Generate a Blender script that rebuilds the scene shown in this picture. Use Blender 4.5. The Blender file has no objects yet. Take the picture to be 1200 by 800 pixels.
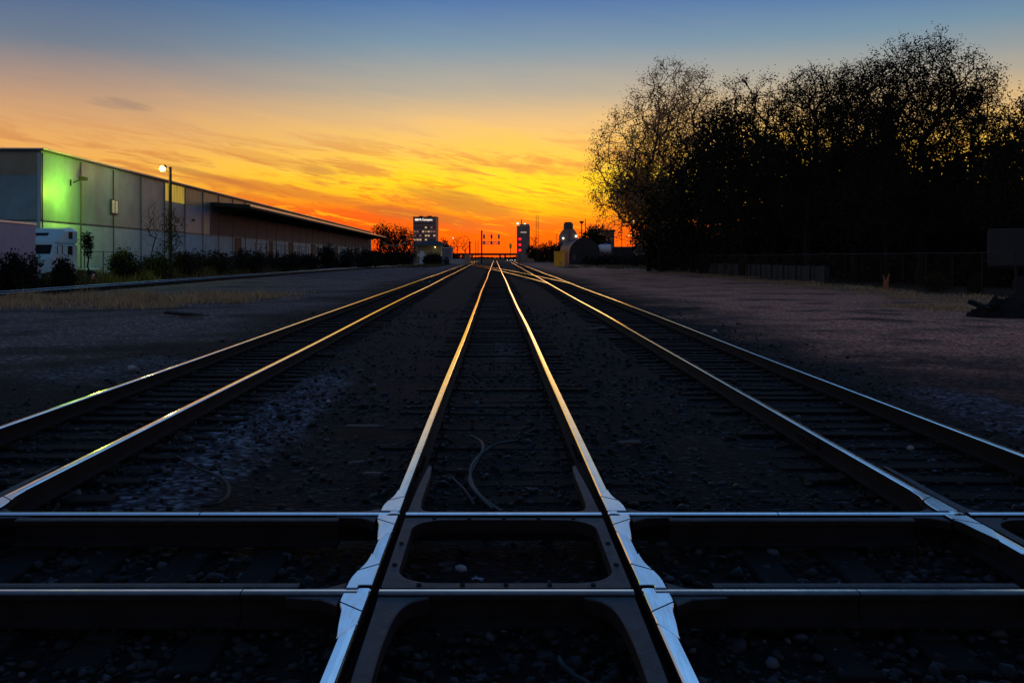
import bpy, math, random
import numpy as np
from mathutils import Vector, Matrix
random.seed(7); RNG = np.random.default_rng(7)
R = math.radians
scene = bpy.context.scene
C = scene.collection

# ---------------------------------------------------------------- camera frame
F = 1100.0; VX = 580.0; HY = 301.5; RT = 0.22; CZ = 1.744 + RT      # focal (px of the 1200 px photo), vanishing point, rail top, eye height
def PX(px, Y): return (px - VX) / F * Y
def PZ(py, Y): return CZ + (HY - py) / F * Y

# ---------------------------------------------------------------- object helpers
def tag(o, label=None, cat=None, group=None, kind=None):
    if label: o['label'] = label
    if cat: o['category'] = cat
    if group: o['group'] = group
    if kind: o['kind'] = kind
    return o
def empty(name, loc=(0, 0, 0), rz=0.0, label=None, cat=None, group=None):
    o = bpy.data.objects.new(name, None); C.objects.link(o)
    o.location = loc; o.rotation_euler = (0, 0, rz); o.empty_display_size = .2
    return tag(o, label, cat, group)
def link(name, me, parent=None):
    o = bpy.data.objects.new(name, me); C.objects.link(o)
    if parent is not None: o.parent = parent
    return o
def mesh_np(name, v, f, mats, parent=None, mi=None, smooth=False):
    """v (n,3), f (m,k) arrays -> ONE mesh object"""
    me = bpy.data.meshes.new(name)
    v = np.asarray(v, np.float32); f = np.asarray(f, np.int32)
    m, k = f.shape
    me.vertices.add(len(v)); me.vertices.foreach_set('co', v.ravel())
    me.loops.add(m * k); me.loops.foreach_set('vertex_index', f.ravel())
    me.polygons.add(m); me.polygons.foreach_set('loop_start', np.arange(0, m * k, k, dtype=np.int32))
    if mi is not None: me.polygons.foreach_set('material_index', np.asarray(mi, np.int32))
    if smooth: me.polygons.foreach_set('use_smooth', np.ones(m, bool))
    for mt in (mats if isinstance(mats, (list, tuple)) else [mats]): me.materials.append(mt)
    me.update(calc_edges=True); me.validate()
    return link(name, me, parent)

class MB:
    """collects shapes, links them as ONE mesh object"""
    def __init__(s): s.v = []; s.f = []; s.m = []
    def raw(s, v, f, m=0):
        b = len(s.v); s.v += [tuple(p) for p in v]; s.f += [tuple(i + b for i in q) for q in f]; s.m += [m] * len(f); return s
    def box(s, x0, x1, y0, y1, z0, z1, m=0, b=0.0, M=None):
        if b <= 0:
            v = [(x, y, z) for z in (z0, z1) for y in (y0, y1) for x in (x0, x1)]
            f = [(0, 2, 3, 1), (4, 5, 7, 6), (0, 1, 5, 4), (2, 6, 7, 3), (0, 4, 6, 2), (1, 3, 7, 5)]
        else:
            v = []; 
            for z, i in ((z0, b), (z0 + b, 0), (z1 - b, 0), (z1, b)):
                for (x, y) in ((x0 + i, y0 + b), (x0 + b, y0 + i), (x1 - b, y0 + i), (x1 - i, y0 + b), (x1 - i, y1 - b), (x1 - b, y1 - i), (x0 + b, y1 - i), (x0 + i, y1 - b)):
                    v.append((x, y, z))
            f = [tuple(range(7, -1, -1)), tuple(range(24, 32))]
            for k in range(3):
                for j in range(8): f.append((k*8 + j, k*8 + (j+1) % 8, k*8 + 8 + (j+1) % 8, k*8 + 8 + j))
        if M is not None: v = [M @ Vector(p) for p in v]
        return s.raw(v, f, m)
    def prism(s, poly, z0, z1, m=0, mtop=None, cham=0.0, M=None):
        """vertical prism over a CCW polygon; cham = bevel of the top edge"""
        n = len(poly); v = [(p[0], p[1], z0) for p in poly]; f = [tuple(range(n - 1, -1, -1))]; mm = [m]
        if cham > 0:
            c = (sum(p[0] for p in poly) / n, sum(p[1] for p in poly) / n)
            v += [(p[0], p[1], z1 - cham) for p in poly]
            ins = []
            for i in range(n):
                a = Vector(poly[i - 1]); b = Vector(poly[i]); d = Vector(poly[(i + 1) % n])
                e1 = (b - a).normalized(); e2 = (d - b).normalized()
                nn = Vector((-e1.y - e2.y, e1.x + e2.x)); L = nn.length
                nn = nn / L if L > 1e-6 else Vector((0, 0))
                ins.append((b.x + nn.x * cham, b.y + nn.y * cham, z1))
            v += ins; lv = 3
        else:
            v += [(p[0], p[1], z1) for p in poly]; lv = 2
        for k in range(lv - 1):
            for i in range(n): f.append((k*n + i, k*n + (i+1) % n, (k+1)*n + (i+1) % n, (k+1)*n + i)); mm.append(m if k == 0 or mtop is None else mtop)
        f.append(tuple(range((lv - 1) * n, lv * n))); mm.append(m if mtop is None else mtop)
        if M is not None: v = [M @ Vector(p) for p in v]
        b = len(s.v); s.v += [tuple(p) for p in v]; s.f += [tuple(i + b for i in q) for q in f]; s.m += mm
        return s
    def cyl(s, a, b, r, n=10, m=0, r2=None):
        a = Vector(a); b = Vector(b); r2 = r if r2 is None else r2
        d = (b - a).normalized(); u = d.cross(Vector((0, 0, 1)) if abs(d.z) < .9 else Vector((1, 0, 0))).normalized(); w = d.cross(u)
        v = []
        for c, rr in ((a, r), (b, r2)):
            for i in range(n):
                t = 2 * math.pi * i / n; v.append(c + (u * math.cos(t) + w * math.sin(t)) * rr)
        f = [tuple(range(n - 1, -1, -1)), tuple(range(n, 2 * n))] + [(i, (i + 1) % n, n + (i + 1) % n, n + i) for i in range(n)]
        return s.raw(v, f, m)
    def tube(s, pts, r, n=8, m=0):
        pts = [Vector(p) for p in pts]; v = []; f = []
        for i, p in enumerate(pts):
            d = (pts[min(i + 1, len(pts) - 1)] - pts[max(i - 1, 0)]).normalized()
            u = d.cross(Vector((0, 0, 1)) if abs(d.z) < .9 else Vector((1, 0, 0))).normalized(); w = d.cross(u)
            for k in range(n):
                t = 2 * math.pi * k / n; v.append(p + (u * math.cos(t) + w * math.sin(t)) * r)
        for i in range(len(pts) - 1):
            for k in range(n): f.append((i*n + k, i*n + (k+1) % n, (i+1)*n + (k+1) % n, (i+1)*n + k))
        f += [tuple(range(n - 1, -1, -1)), tuple(range((len(pts) - 1) * n, len(pts) * n))]
        return s.raw(v, f, m)
    def ball(s, c, r, n=10, m=0, sz=1.0):
        v = []; f = []
        for j in range(1, n):
            p = math.pi * j / n
            for i in range(2 * n): t = math.pi * i / n; v.append((c[0] + r*math.sin(p)*math.cos(t), c[1] + r*math.sin(p)*math.sin(t), c[2] + r*sz*math.cos(p)))
        v += [(c[0], c[1], c[2] + r * sz), (c[0], c[1], c[2] - r * sz)]; q = 2 * n
        for j in range(n - 2):
            for i in range(q): f.append((j*q + i, (j+1)*q + i, (j+1)*q + (i+1) % q, j*q + (i+1) % q))
        for i in range(q): f.append((len(v) - 2, i, (i + 1) % q)); f.append((len(v) - 1, (n-2)*q + (i+1) % q, (n-2)*q + i))
        return s.raw(v, f, m)
    def sweep(s, prof, path, mf=None, close=True):
        """prof: (lateral, z) points; path: (x, y, z) points, level; mf: material per profile edge"""
        n = len(prof); v = []; f = []; mm = []
        P = [Vector(p) for p in path]
        for i, p in enumerate(P):
            d = (P[min(i + 1, len(P) - 1)] - P[max(i - 1, 0)]); d.z = 0; d.normalize(); r = Vector((d.y, -d.x, 0))
            for (a, z) in prof: v.append(p + r * a + Vector((0, 0, z)))
        for i in range(len(P) - 1):
            for k in range(n): f.append((i*n + k, (i+1)*n + k, (i+1)*n + (k+1) % n, i*n + (k+1) % n)); mm.append(mf[k] if mf else 0)
        f += [tuple(range(n)), tuple(range(len(P) * n - 1, (len(P) - 1) * n - 1, -1))]; mm += [0, 0]
        b = len(s.v); s.v += [tuple(p) for p in v]; s.f += [tuple(i + b for i in q) for q in f]; s.m += mm
        return s
    def mesh(s, name, mats, smooth=False):
        me = bpy.data.meshes.new(name); me.from_pydata(s.v, [], s.f)
        for mt in (mats if isinstance(mats, (list, tuple)) else [mats]): me.materials.append(mt)
        me.polygons.foreach_set('material_index', s.m)
        if smooth: me.polygons.foreach_set('use_smooth', [True] * len(s.f))
        me.update(); return me
    def build(s, name, mats, parent=None, smooth=False):
        return link(name, s.mesh(name, mats, smooth), parent)

# ---------------------------------------------------------------- materials
def nt(mat):
    mat.use_nodes = True; t = mat.node_tree
    return t, t.nodes, t.links, t.nodes['Principled BSDF']
def mat(name, col, rough=.7, metal=0.0, var=.25, scale=3.0, bump=.0, bscale=40.0, bdist=.01, spec=.4, col2=None, stretch=(1, 1, 1)):
    m = bpy.data.materials.new(name); t, N, L, p = nt(m)
    tc = N.new('ShaderNodeTexCoord'); mp = N.new('ShaderNodeMapping'); mp.inputs['Scale'].default_value = stretch
    L.new(tc.outputs['Object'], mp.inputs['Vector'])
    n = N.new('ShaderNodeTexNoise'); n.inputs['Scale'].default_value = scale; n.inputs['Detail'].default_value = 6; n.inputs['Roughness'].default_value = .65
    L.new(mp.outputs[0], n.inputs['Vector'])
    r = N.new('ShaderNodeValToRGB'); c2 = col2 or tuple(c * (1 + var) for c in col); c1 = tuple(c * (1 - var) for c in col)
    r.color_ramp.elements[0].position = .3; r.color_ramp.elements[1].position = .72
    r.color_ramp.elements[0].color = (*c1, 1); r.color_ramp.elements[1].color = (*c2, 1)
    L.new(n.outputs['Fac'], r.inputs[0]); L.new(r.outputs[0], p.inputs['Base Color'])
    p.inputs['Roughness'].default_value = rough; p.inputs['Metallic'].default_value = metal; p.inputs['Specular IOR Level'].default_value = spec
    if bump:
        b = N.new('ShaderNodeTexNoise'); b.inputs['Scale'].default_value = bscale; b.inputs['Detail'].default_value = 5
        L.new(mp.outputs[0], b.inputs['Vector'])
        k = N.new('ShaderNodeBump'); k.inputs['Strength'].default_value = bump; k.inputs['Distance'].default_value = bdist
        L.new(b.outputs['Fac'], k.inputs['Height']); L.new(k.outputs[0], p.inputs['Normal'])
    return m
def glow(name, col, s):
    m = bpy.data.materials.new(name); t, N, L, p = nt(m)
    p.inputs['Base Color'].default_value = (*col, 1); p.inputs['Emission Color'].default_value = (*col, 1); p.inputs['Emission Strength'].default_value = s
    return m

def metal_top(name, col, r0, r1):
    """worn running surface: bright brushed steel with darker stains"""
    m = bpy.data.materials.new(name); t, N, L, p = nt(m)
    tc = N.new('ShaderNodeTexCoord')
    def noise(sc, st, det=5):
        mp = N.new('ShaderNodeMapping'); mp.inputs['Scale'].default_value = st; L.new(tc.outputs['Object'], mp.inputs['Vector'])
        n = N.new('ShaderNodeTexNoise'); n.inputs['Scale'].default_value = sc; n.inputs['Detail'].default_value = det; L.new(mp.outputs[0], n.inputs['Vector']); return n
    n1 = noise(22, (3, .25, 1)); n2 = noise(5, (1, .5, 1)); n3 = noise(160, (1, 1, 1), 3)
    r = N.new('ShaderNodeValToRGB'); r.color_ramp.elements[0].position = .32; r.color_ramp.elements[1].position = .6
    r.color_ramp.elements[0].color = (*[c * .72 for c in col], 1); r.color_ramp.elements[1].color = (*col, 1)
    mx = N.new('ShaderNodeMath'); mx.operation = 'ADD'; mx.inputs[1].default_value = 0
    md = N.new('ShaderNodeMath'); md.operation = 'MULTIPLY_ADD'; md.inputs[1].default_value = .45
    L.new(n1.outputs['Fac'], md.inputs[0]); sc = N.new('ShaderNodeMath'); sc.operation = 'MULTIPLY'; sc.inputs[1].default_value = .6
    L.new(n2.outputs['Fac'], sc.inputs[0]); L.new(sc.outputs[0], md.inputs[2])
    L.new(md.outputs[0], r.inputs[0]); L.new(r.outputs[0], p.inputs['Base Color'])
    mr = N.new('ShaderNodeMapRange'); mr.inputs['To Min'].default_value = r1; mr.inputs['To Max'].default_value = r0; mr.inputs['From Min'].default_value = .3; mr.inputs['From Max'].default_value = .7
    L.new(n1.outputs['Fac'], mr.inputs['Value']); L.new(mr.outputs[0], p.inputs['Roughness'])
    p.inputs['Metallic'].default_value = 1.0
    k = N.new('ShaderNodeBump'); k.inputs['Strength'].default_value = .05; k.inputs['Distance'].default_value = .002
    L.new(n3.outputs['Fac'], k.inputs['Height']); L.new(k.outputs[0], p.inputs['Normal'])
    return m

M = {}
M['rail_top'] = metal_top('polished_rail_head', (.96, .96, .96), .07, .17)
M['cast_top'] = metal_top('worn_casting_top', (.93, .94, .95), .1, .26)
M['guard_top'] = mat('dull_guard_steel', (.03, .041, .055), .65, .1, .55, 7, .7, 55, .006, col2=(.06, .07, .08))
M['rail_side'] = mat('rusty_rail_side', (.013, .010, .009), .9, .0, .5, 6, .6, 60, .003, spec=.2)
M['tie'] = mat('creosote_timber', (.006, .0052, .005), .9, 0, .5, 8, 1, 60, .01, spec=.2, stretch=(.25, 3, 3))
M['plate'] = mat('rusty_tie_plate', (.010, .008, .007), .9, .0, .4, 10, .4, 80, .003, spec=.2)
M['rubber'] = mat('black_rubber', (.012, .012, .013), .75)
M['hose'] = mat('dark_green_hose', (.006, .02, .021), .65, 0, .3, 6)
M['black_steel'] = mat('black_steel', (.016, .016, .017), .6, .3)
M['grey_steel'] = mat('galvanised_steel', (.2, .2, .2), .5, .7)
M['dark_wood'] = mat('weathered_pole_wood', (.035, .027, .02), .9, 0, .4, 5, .6, 40, .01, stretch=(3, 3, .3))
M['plank'] = mat('grey_weathered_plank', (.075, .068, .065), .85, 0, .35, 6, .6, 40, .004, stretch=(1, 6, 6))
M['trailer_side'] = mat('faded_trailer_panel', (.10, .21, .38), .55, .0, .15, 1.2)
M['trailer_rail'] = mat('bright_trailer_rail', (.7, .62, .58), .4, .2, .1)
M['truck_paint'] = mat('pale_truck_paint', (.42, .68, .68), .28, 0, .06, 2)
M['scrap'] = mat('dirty_pale_scrap', (.2, .23, .25), .7)
M['glass'] = mat('dark_window_glass', (.008, .01, .012), .4, 0, .1, spec=.15)
M['chrome'] = mat('dull_chrome', (.6, .6, .6), .25, 1, .1)
M['headlamp'] = mat('headlamp_glass', (.7, .7, .7), .15, 0, .1)
M['dark_box'] = mat('dark_grey_panel', (.024, .025, .025), .7, 0, .25, 1.5)
M['concrete'] = mat('pale_concrete', (.42, .42, .38), .85, 0, .25, .8, .4, 8, .02)
M['cream_wall'] = mat('cream_wall', (.3, .27, .15), .85, 0, .15, 1)
M['grey_wall'] = mat('grey_blue_wall', (.2, .2, .22), .85, 0, .25, .5)
M['brown_wall'] = mat('brown_grey_wall', (.1, .085, .08), .85, 0, .3, .4)
M['roof_dark'] = mat('dark_roofing', (.025, .023, .022), .85, 0, .3, 1)
M['tower_skin'] = mat('dark_office_facade', (.26, .16, .145), .6, 0, .2, .3)
M['yellow_paint'] = mat('rust_stained_yellow', (1.0, .42, .012), .45, 0, .12, 1.5, col2=(1.0, .56, .02))
M['tan_paint'] = mat('tan_paint', (.42, .25, .15), .7, 0, .3, 1)
M['white_paint'] = mat('white_paint', (.72, .72, .72), .55, 0, .12, 1)
M['silo'] = mat('weathered_silo_concrete', (.24, .18, .15), .85, 0, .35, .25)
M['hut_front'] = mat('dark_hut_front', (.03, .028, .026), .8, 0, .3, .5)
M['hut_side'] = mat('corrugated_hut_side', (.16, .13, .11), .5, .3, .3, .4)
M['stone_white'] = mat('pale_stone', (.3, .3, .3), .8, 0, .2, 8)
M['bark'] = mat('dark_bark', (.02, .016, .013), .95, 0, .4, 6, spec=.1)
M['dirt'] = mat('dark_dirt', (.02, .018, .016), .95, 0, .4, 3, 1, 20, .05, spec=.1)
M['car_paint'] = mat('dark_car_paint', (.03, .03, .035), .3)
M['wagon'] = mat('sooty_wagon_steel', (.035, .028, .027), .75, .1, .3, .6)
M['signal_grey'] = mat('mauve_grey_signal_steel', (.3, .22, .34), .6, .3)

def leaf_mat(name, col, col2, trans=0.0):
    m = bpy.data.materials.new(name); t, N, L, p = nt(m)
    g = N.new('ShaderNodeNewGeometry'); r = N.new('ShaderNodeValToRGB')
    r.color_ramp.elements[0].color = (*col, 1); r.color_ramp.elements[1].color = (*col2, 1)
    L.new(g.outputs['Random Per Island'], r.inputs[0]); L.new(r.outputs[0], p.inputs['Base Color'])
    p.inputs['Roughness'].default_value = .8; p.inputs['Specular IOR Level'].default_value = .12
    if trans:
        d = N.new('ShaderNodeBsdfTranslucent'); L.new(r.outputs[0], d.inputs['Color'])
        x = N.new('ShaderNodeMixShader'); x.inputs[0].default_value = trans
        L.new(p.outputs[0], x.inputs[1]); L.new(d.outputs[0], x.inputs[2]); L.new(x.outputs[0], N['Material Output'].inputs[0])
    return m
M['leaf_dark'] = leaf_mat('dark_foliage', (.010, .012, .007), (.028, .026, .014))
M['leaf_brown'] = leaf_mat('thin_autumn_leaf', (.42, .24, .08), (.85, .56, .26), .6)
M['leaf_olive'] = leaf_mat('olive_foliage', (.03, .032, .012), (.07, .07, .025), .2)
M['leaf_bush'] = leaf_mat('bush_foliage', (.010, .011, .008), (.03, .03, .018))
M['grass_dry'] = leaf_mat('dry_tan_grass', (.26, .17, .08), (.6, .42, .22), .2)
M['grass_dark'] = leaf_mat('dark_weeds', (.06, .05, .02), (.16, .125, .05), .2)

def stone_mat():
    m = bpy.data.materials.new('ballast_stone'); t, N, L, p = nt(m)
    g = N.new('ShaderNodeNewGeometry'); r = N.new('ShaderNodeValToRGB'); e = r.color_ramp
    e.elements[0].color = (.004, .004, .004, 1); e.elements[1].color = (.07, .074, .085, 1); e.elements[1].position = 1
    k = e.elements.new(.6); k.color = (.008, .008, .0085, 1); k = e.elements.new(.9); k.color = (.02, .02, .023, 1)
    L.new(g.outputs['Random Per Island'], r.inputs[0]); L.new(r.outputs[0], p.inputs['Base Color'])
    p.inputs['Roughness'].default_value = .65; p.inputs['Specular IOR Level'].default_value = .3
    return m
M['stone'] = stone_mat()

def ground_mat():
    m = bpy.data.materials.new('yard_ground'); t, N, L, p = nt(m)
    tc = N.new('ShaderNodeTexCoord'); O = tc.outputs['Object']
    def noise(sc, det=6, ro=.6):
        n = N.new('ShaderNodeTexNoise'); n.inputs['Scale'].default_value = sc; n.inputs['Detail'].default_value = det; n.inputs['Roughness'].default_value = ro
        L.new(O, n.inputs['Vector']); return n.outputs['Fac']
    def ramp(x, stops):
        r = N.new('ShaderNodeValToRGB'); e = r.color_ramp
        while len(e.elements) < len(stops): e.elements.new(.5)
        for i, (q, c) in enumerate(stops): e.elements[i].position = q; e.elements[i].color = (*c, 1) if isinstance(c, tuple) else (c, c, c, 1)
        L.new(x, r.inputs[0]); return r.outputs[0]
    def mth(op, a, b=None, cl=False):
        n = N.new('ShaderNodeMath'); n.operation = op; n.use_clamp = cl
        for i, v in enumerate((a, b)):
            if v is None: continue
            if isinstance(v, (int, float)): n.inputs[i].default_value = v
            else: L.new(v, n.inputs[i])
        return n.outputs[0]
    def mix(f, a, b):
        x = N.new('ShaderNodeMix'); x.data_type = 'RGBA'
        if isinstance(f, (int, float)): x.inputs[0].default_value = f
        else: L.new(f, x.inputs[0])
        L.new(a, x.inputs[6]); L.new(b, x.inputs[7]); return x.outputs[2]
    def band(v, a, b):   # smoothstep a..b
        n = N.new('ShaderNodeMapRange'); n.interpolation_type = 'SMOOTHSTEP'; n.inputs['From Min'].default_value = a; n.inputs['From Max'].default_value = b
        L.new(v, n.inputs['Value']); return n.outputs[0]
    sp = N.new('ShaderNodeSeparateXYZ'); L.new(O, sp.inputs[0]); X, Y = sp.outputs[0], sp.outputs[1]
    n_big = noise(.18, 5); n_mid = noise(1.4, 6, .7); n_fine = noise(26, 4, .7); n_grit = noise(9, 5, .75)
    vor = N.new('ShaderNodeTexVoronoi'); vor.inputs['Scale'].default_value = 18; L.new(O, vor.inputs['Vector'])
    vcol = N.new('ShaderNodeSeparateColor'); L.new(vor.outputs['Color'], vcol.inputs[0]); vc = vcol.outputs[0]
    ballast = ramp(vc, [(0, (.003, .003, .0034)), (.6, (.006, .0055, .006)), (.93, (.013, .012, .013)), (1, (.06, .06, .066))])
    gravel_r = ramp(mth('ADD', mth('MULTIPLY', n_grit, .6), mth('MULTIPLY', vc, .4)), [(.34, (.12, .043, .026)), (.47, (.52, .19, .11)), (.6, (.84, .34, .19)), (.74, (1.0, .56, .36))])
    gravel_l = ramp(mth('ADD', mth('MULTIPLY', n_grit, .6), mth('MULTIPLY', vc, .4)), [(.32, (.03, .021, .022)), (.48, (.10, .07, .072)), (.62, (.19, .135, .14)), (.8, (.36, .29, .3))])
    weed = ramp(n_mid, [(.3, (.03, .025, .014)), (.7, (.07, .056, .028))])
    n_patch = noise(.42, 4, .6)
    bluegrit_glint = ramp(mth('ADD', mth('MULTIPLY', n_grit, .5), mth('MULTIPLY', vc, .5)), [(.35, (.012, .014, .02)), (.6, (.08, .092, .115)), (.76, (.28, .32, .38))])
    dx = mth('MULTIPLY', mth('SUBTRACT', n_big, .5), 9); dx2 = mth('MULTIPLY', mth('SUBTRACT', n_mid, .5), 3)
    Xw = mth('ADD', mth('ADD', X, dx), dx2)
    Yw = mth('ADD', Y, mth('ADD', mth('MULTIPLY', dx, 1.4), dx2))
    # the open gravel lies beyond the dark ballast round the tracks, and starts some way up the yard
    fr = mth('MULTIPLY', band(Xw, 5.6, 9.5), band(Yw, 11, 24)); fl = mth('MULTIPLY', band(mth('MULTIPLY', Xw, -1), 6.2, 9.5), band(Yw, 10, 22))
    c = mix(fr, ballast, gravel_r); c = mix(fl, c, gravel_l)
    def spot(cx, cy, rx, ry):
        q = mth('ADD', mth('POWER', mth('DIVIDE', mth('SUBTRACT', X, cx), rx), 2), mth('POWER', mth('DIVIDE', mth('SUBTRACT', Y, cy), ry), 2))
        return band(mth('ADD', q, mth('MULTIPLY', mth('SUBTRACT', n_mid, .5), 2.4)), 1.4, .3)
    sp_all = mth('MAXIMUM', mth('MAXIMUM', spot(-6.7, 16.6, 1.3, 2.2), spot(-2.75, 11.5, .6, 5.5)), mth('MAXIMUM', spot(.2, 20.5, .25, 2.6), spot(6.4, 11.5, .7, 3)))  # the spot between the middle rails paints a blue reflection; others are gravel
    bl = mth('MAXIMUM', mth('MULTIPLY', mth('MULTIPLY', band(n_patch, .54, .66), band(mth('ABSOLUTE', X), 1.3, 2.2)), .25), mth('MULTIPLY', sp_all, .8))
    c = mix(bl, c, bluegrit_glint)
    vb = N.new('ShaderNodeTexVoronoi'); vb.inputs['Scale'].default_value = 6.5; L.new(O, vb.inputs['Vector'])
    vbs = N.new('ShaderNodeSeparateColor'); L.new(vb.outputs['Color'], vbs.inputs[0])
    peb = mth('MULTIPLY', band(vb.outputs['Distance'], .42, .22), band(vbs.outputs[0], .62, .8))
    side_ = mth('MAXIMUM', fr, fl)
    c = mix(mth('MULTIPLY', mth('MULTIPLY', peb, side_), .6), c, ramp(vbs.outputs[1], [(0, (.03, .02, .018)), (.45, (.5, .36, .32)), (1, (1.0, .85, .75))]))
    patch = mth('MULTIPLY', band(mth('ADD', mth('MULTIPLY', n_patch, .5), mth('MULTIPLY', n_big, .5)), .48, .62), .75)                 # darker oily or damp patches
    c = mix(patch, c, ballast)
    earth = ramp(n_mid, [(.3, (.11, .065, .045)), (.7, (.26, .165, .1))])
    c = mix(mth('MULTIPLY', band(Xw, 18.5, 22), .8), c, earth)
    c = mix(band(Xw, 23.5, 25), c, weed); c = mix(mth('MULTIPLY', band(mth('MULTIPLY', Xw, -1), 25.5, 28), band(Y, 0, 20)), c, weed)
    far = band(Y, 220, 420); c = mix(far, c, weed)
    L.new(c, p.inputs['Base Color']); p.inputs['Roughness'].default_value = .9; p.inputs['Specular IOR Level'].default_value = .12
    b = N.new('ShaderNodeBump'); b.inputs['Strength'].default_value = .9; b.inputs['Distance'].default_value = .05
    h = mth('ADD', mth('MULTIPLY', vor.outputs['Distance'], .7), mth('ADD', mth('MULTIPLY', n_grit, .8), mth('MULTIPLY', n_fine, .3)))
    L.new(h, b.inputs['Height']); L.new(b.outputs[0], p.inputs['Normal'])
    return m
M['ground'] = ground_mat()
M['road'] = mat('pale_gravel_road', (.62, .62, .66), .9, 0, .35, 1.2, .6, 14, .03)

def clad_mat(name, col, per_m, var=.12):
    """profiled sheet: vertical ribs as bump along the wall, faint stains"""
    m = mat(name, col, .5, .1, var, .35)
    t, N, L, p = nt(m); tc = N.new('ShaderNodeTexCoord'); sp = N.new('ShaderNodeSeparateXYZ'); L.new(tc.outputs['Object'], sp.inputs[0])
    ad = N.new('ShaderNodeMath'); L.new(sp.outputs[0], ad.inputs[0]); L.new(sp.outputs[1], ad.inputs[1])
    mu = N.new('ShaderNodeMath'); mu.operation = 'MULTIPLY'; mu.inputs[1].default_value = per_m * 2 * math.pi; L.new(ad.outputs[0], mu.inputs[0])
    sn = N.new('ShaderNodeMath'); sn.operation = 'SINE'; L.new(mu.outputs[0], sn.inputs[0])
    b = N.new('ShaderNodeBump'); b.inputs['Strength'].default_value = .3; b.inputs['Distance'].default_value = .012
    L.new(sn.outputs[0], b.inputs['Height']); L.new(b.outputs[0], p.inputs['Normal'])
    return m
M['clad'] = clad_mat('grey_profiled_cladding', (.15, .285, .335), 3.2, .28)
M['clad_light'] = clad_mat('translucent_upper_sheet', (.2, .22, .16), 1.1, .35)
M['sheet_lamp_glow'] = clad_mat('translucent_sheet_lamp_glow', (.5, .42, .15), 1.1, .4)  # street lamp's yellow light on the wall, put into this sheet as emission
_p = M['sheet_lamp_glow'].node_tree.nodes['Principled BSDF']; _p.inputs['Emission Color'].default_value = (1, .66, .03, 1); _t = M['sheet_lamp_glow'].node_tree
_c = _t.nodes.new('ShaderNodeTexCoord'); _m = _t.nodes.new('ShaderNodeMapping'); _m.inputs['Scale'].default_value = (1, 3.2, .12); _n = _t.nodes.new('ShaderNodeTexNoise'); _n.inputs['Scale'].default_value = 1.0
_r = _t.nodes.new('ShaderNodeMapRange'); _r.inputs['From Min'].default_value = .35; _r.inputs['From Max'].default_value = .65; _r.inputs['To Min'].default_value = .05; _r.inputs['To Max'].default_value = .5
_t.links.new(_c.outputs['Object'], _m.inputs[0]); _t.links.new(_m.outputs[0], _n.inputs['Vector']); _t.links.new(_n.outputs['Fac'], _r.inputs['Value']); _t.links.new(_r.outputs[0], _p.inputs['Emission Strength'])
M['base_wall'] = mat('pale_block_wall', (.33, .48, .53), .85, 0, .16, .7, .2, 20, .01)
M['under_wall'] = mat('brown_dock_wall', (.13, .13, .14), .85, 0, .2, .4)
M['trim'] = mat('pale_eave_trim', (.75, .66, .55), .4, .3, .1, 1)
M['dark_trim'] = mat('dark_downspout', (.06, .065, .075), .6, .1, .2)

# ---------------------------------------------------------------- ground sheet, road
def axis(lims):
    out = []
    for a, b, n in lims: out += list(np.linspace(a, b, n, endpoint=False))
    return np.array(out + [lims[-1][1]])
xs = axis([(-4000, -120, 12), (-120, -14, 40), (-14, 14, 190), (14, 120, 40), (120, 4000, 12)])
ys = axis([(-300, 1, 10), (1, 28, 170), (28, 140, 90), (140, 700, 30), (700, 9000, 14)])
gx, gy = np.meshgrid(xs, ys)
gz = np.zeros_like(gx)
def bumps(x, y):
    z = 0
    for k in range(14):
        a = RNG.uniform(0, 6.28); w = RNG.uniform(.5, 4.5); ph = RNG.uniform(0, 6.28)
        z = z + np.sin((x * np.cos(a) + y * np.sin(a)) * w + ph) / (w + .6)
    return z / 5.0
near = np.clip(1 - np.abs(gy) / 160, 0, 1)
gz = bumps(gx, gy) * .05 * near
def track_mask(x, y):
    m = np.zeros_like(x)
    for c, k in ((.06, 0), (-4.3, -.0102), (3.85, .008)):
        m = np.maximum(m, np.clip(1.6 - np.abs(x - c - k * y) / 1.1, 0, 1))
    m = np.maximum(m, np.clip(1.7 - np.abs(y - 5.67) / 1.0, 0, 1))
    return m
gz = gz * (1 - .75 * track_mask(gx, gy)) - .02
gz = np.where((np.abs(gx) > 100) | (gy > 170) | (gy < 0), 0, gz)
nx, ny = len(xs), len(ys)
idx = np.arange(nx * ny).reshape(ny, nx)
fq = np.stack([idx[:-1, :-1], idx[:-1, 1:], idx[1:, 1:], idx[1:, :-1]], -1).reshape(-1, 4)
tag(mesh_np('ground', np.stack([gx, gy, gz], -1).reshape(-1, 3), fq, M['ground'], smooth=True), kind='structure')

def ribbon(name, path, w, z, m, kind='structure'):
    v = []; f = []; P = [Vector(p) for p in path]
    for i, p in enumerate(P):
        d = (P[min(i+1, len(P)-1)] - P[max(i-1, 0)]).normalized(); n = Vector((d.y, -d.x)); ww = w * (1 + .12 * math.sin(i * 2.3))
        v += [(p.x - n.x*ww/2, p.y - n.y*ww/2, z), (p.x + n.x*ww/2, p.y + n.y*ww/2, z)]
        if i: f.append((2*i - 2, 2*i - 1, 2*i + 1, 2*i))
    return tag(mesh_np(name, v, f, m), kind=kind)
ribbon('service_road', [(-27.0, y) for y in range(20, 160, 5)] + [(-27.0 + ((y - 160) / 220) ** 2 * 17, y) for y in range(160, 400, 10)], 2.0, .06, M['road'])

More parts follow.
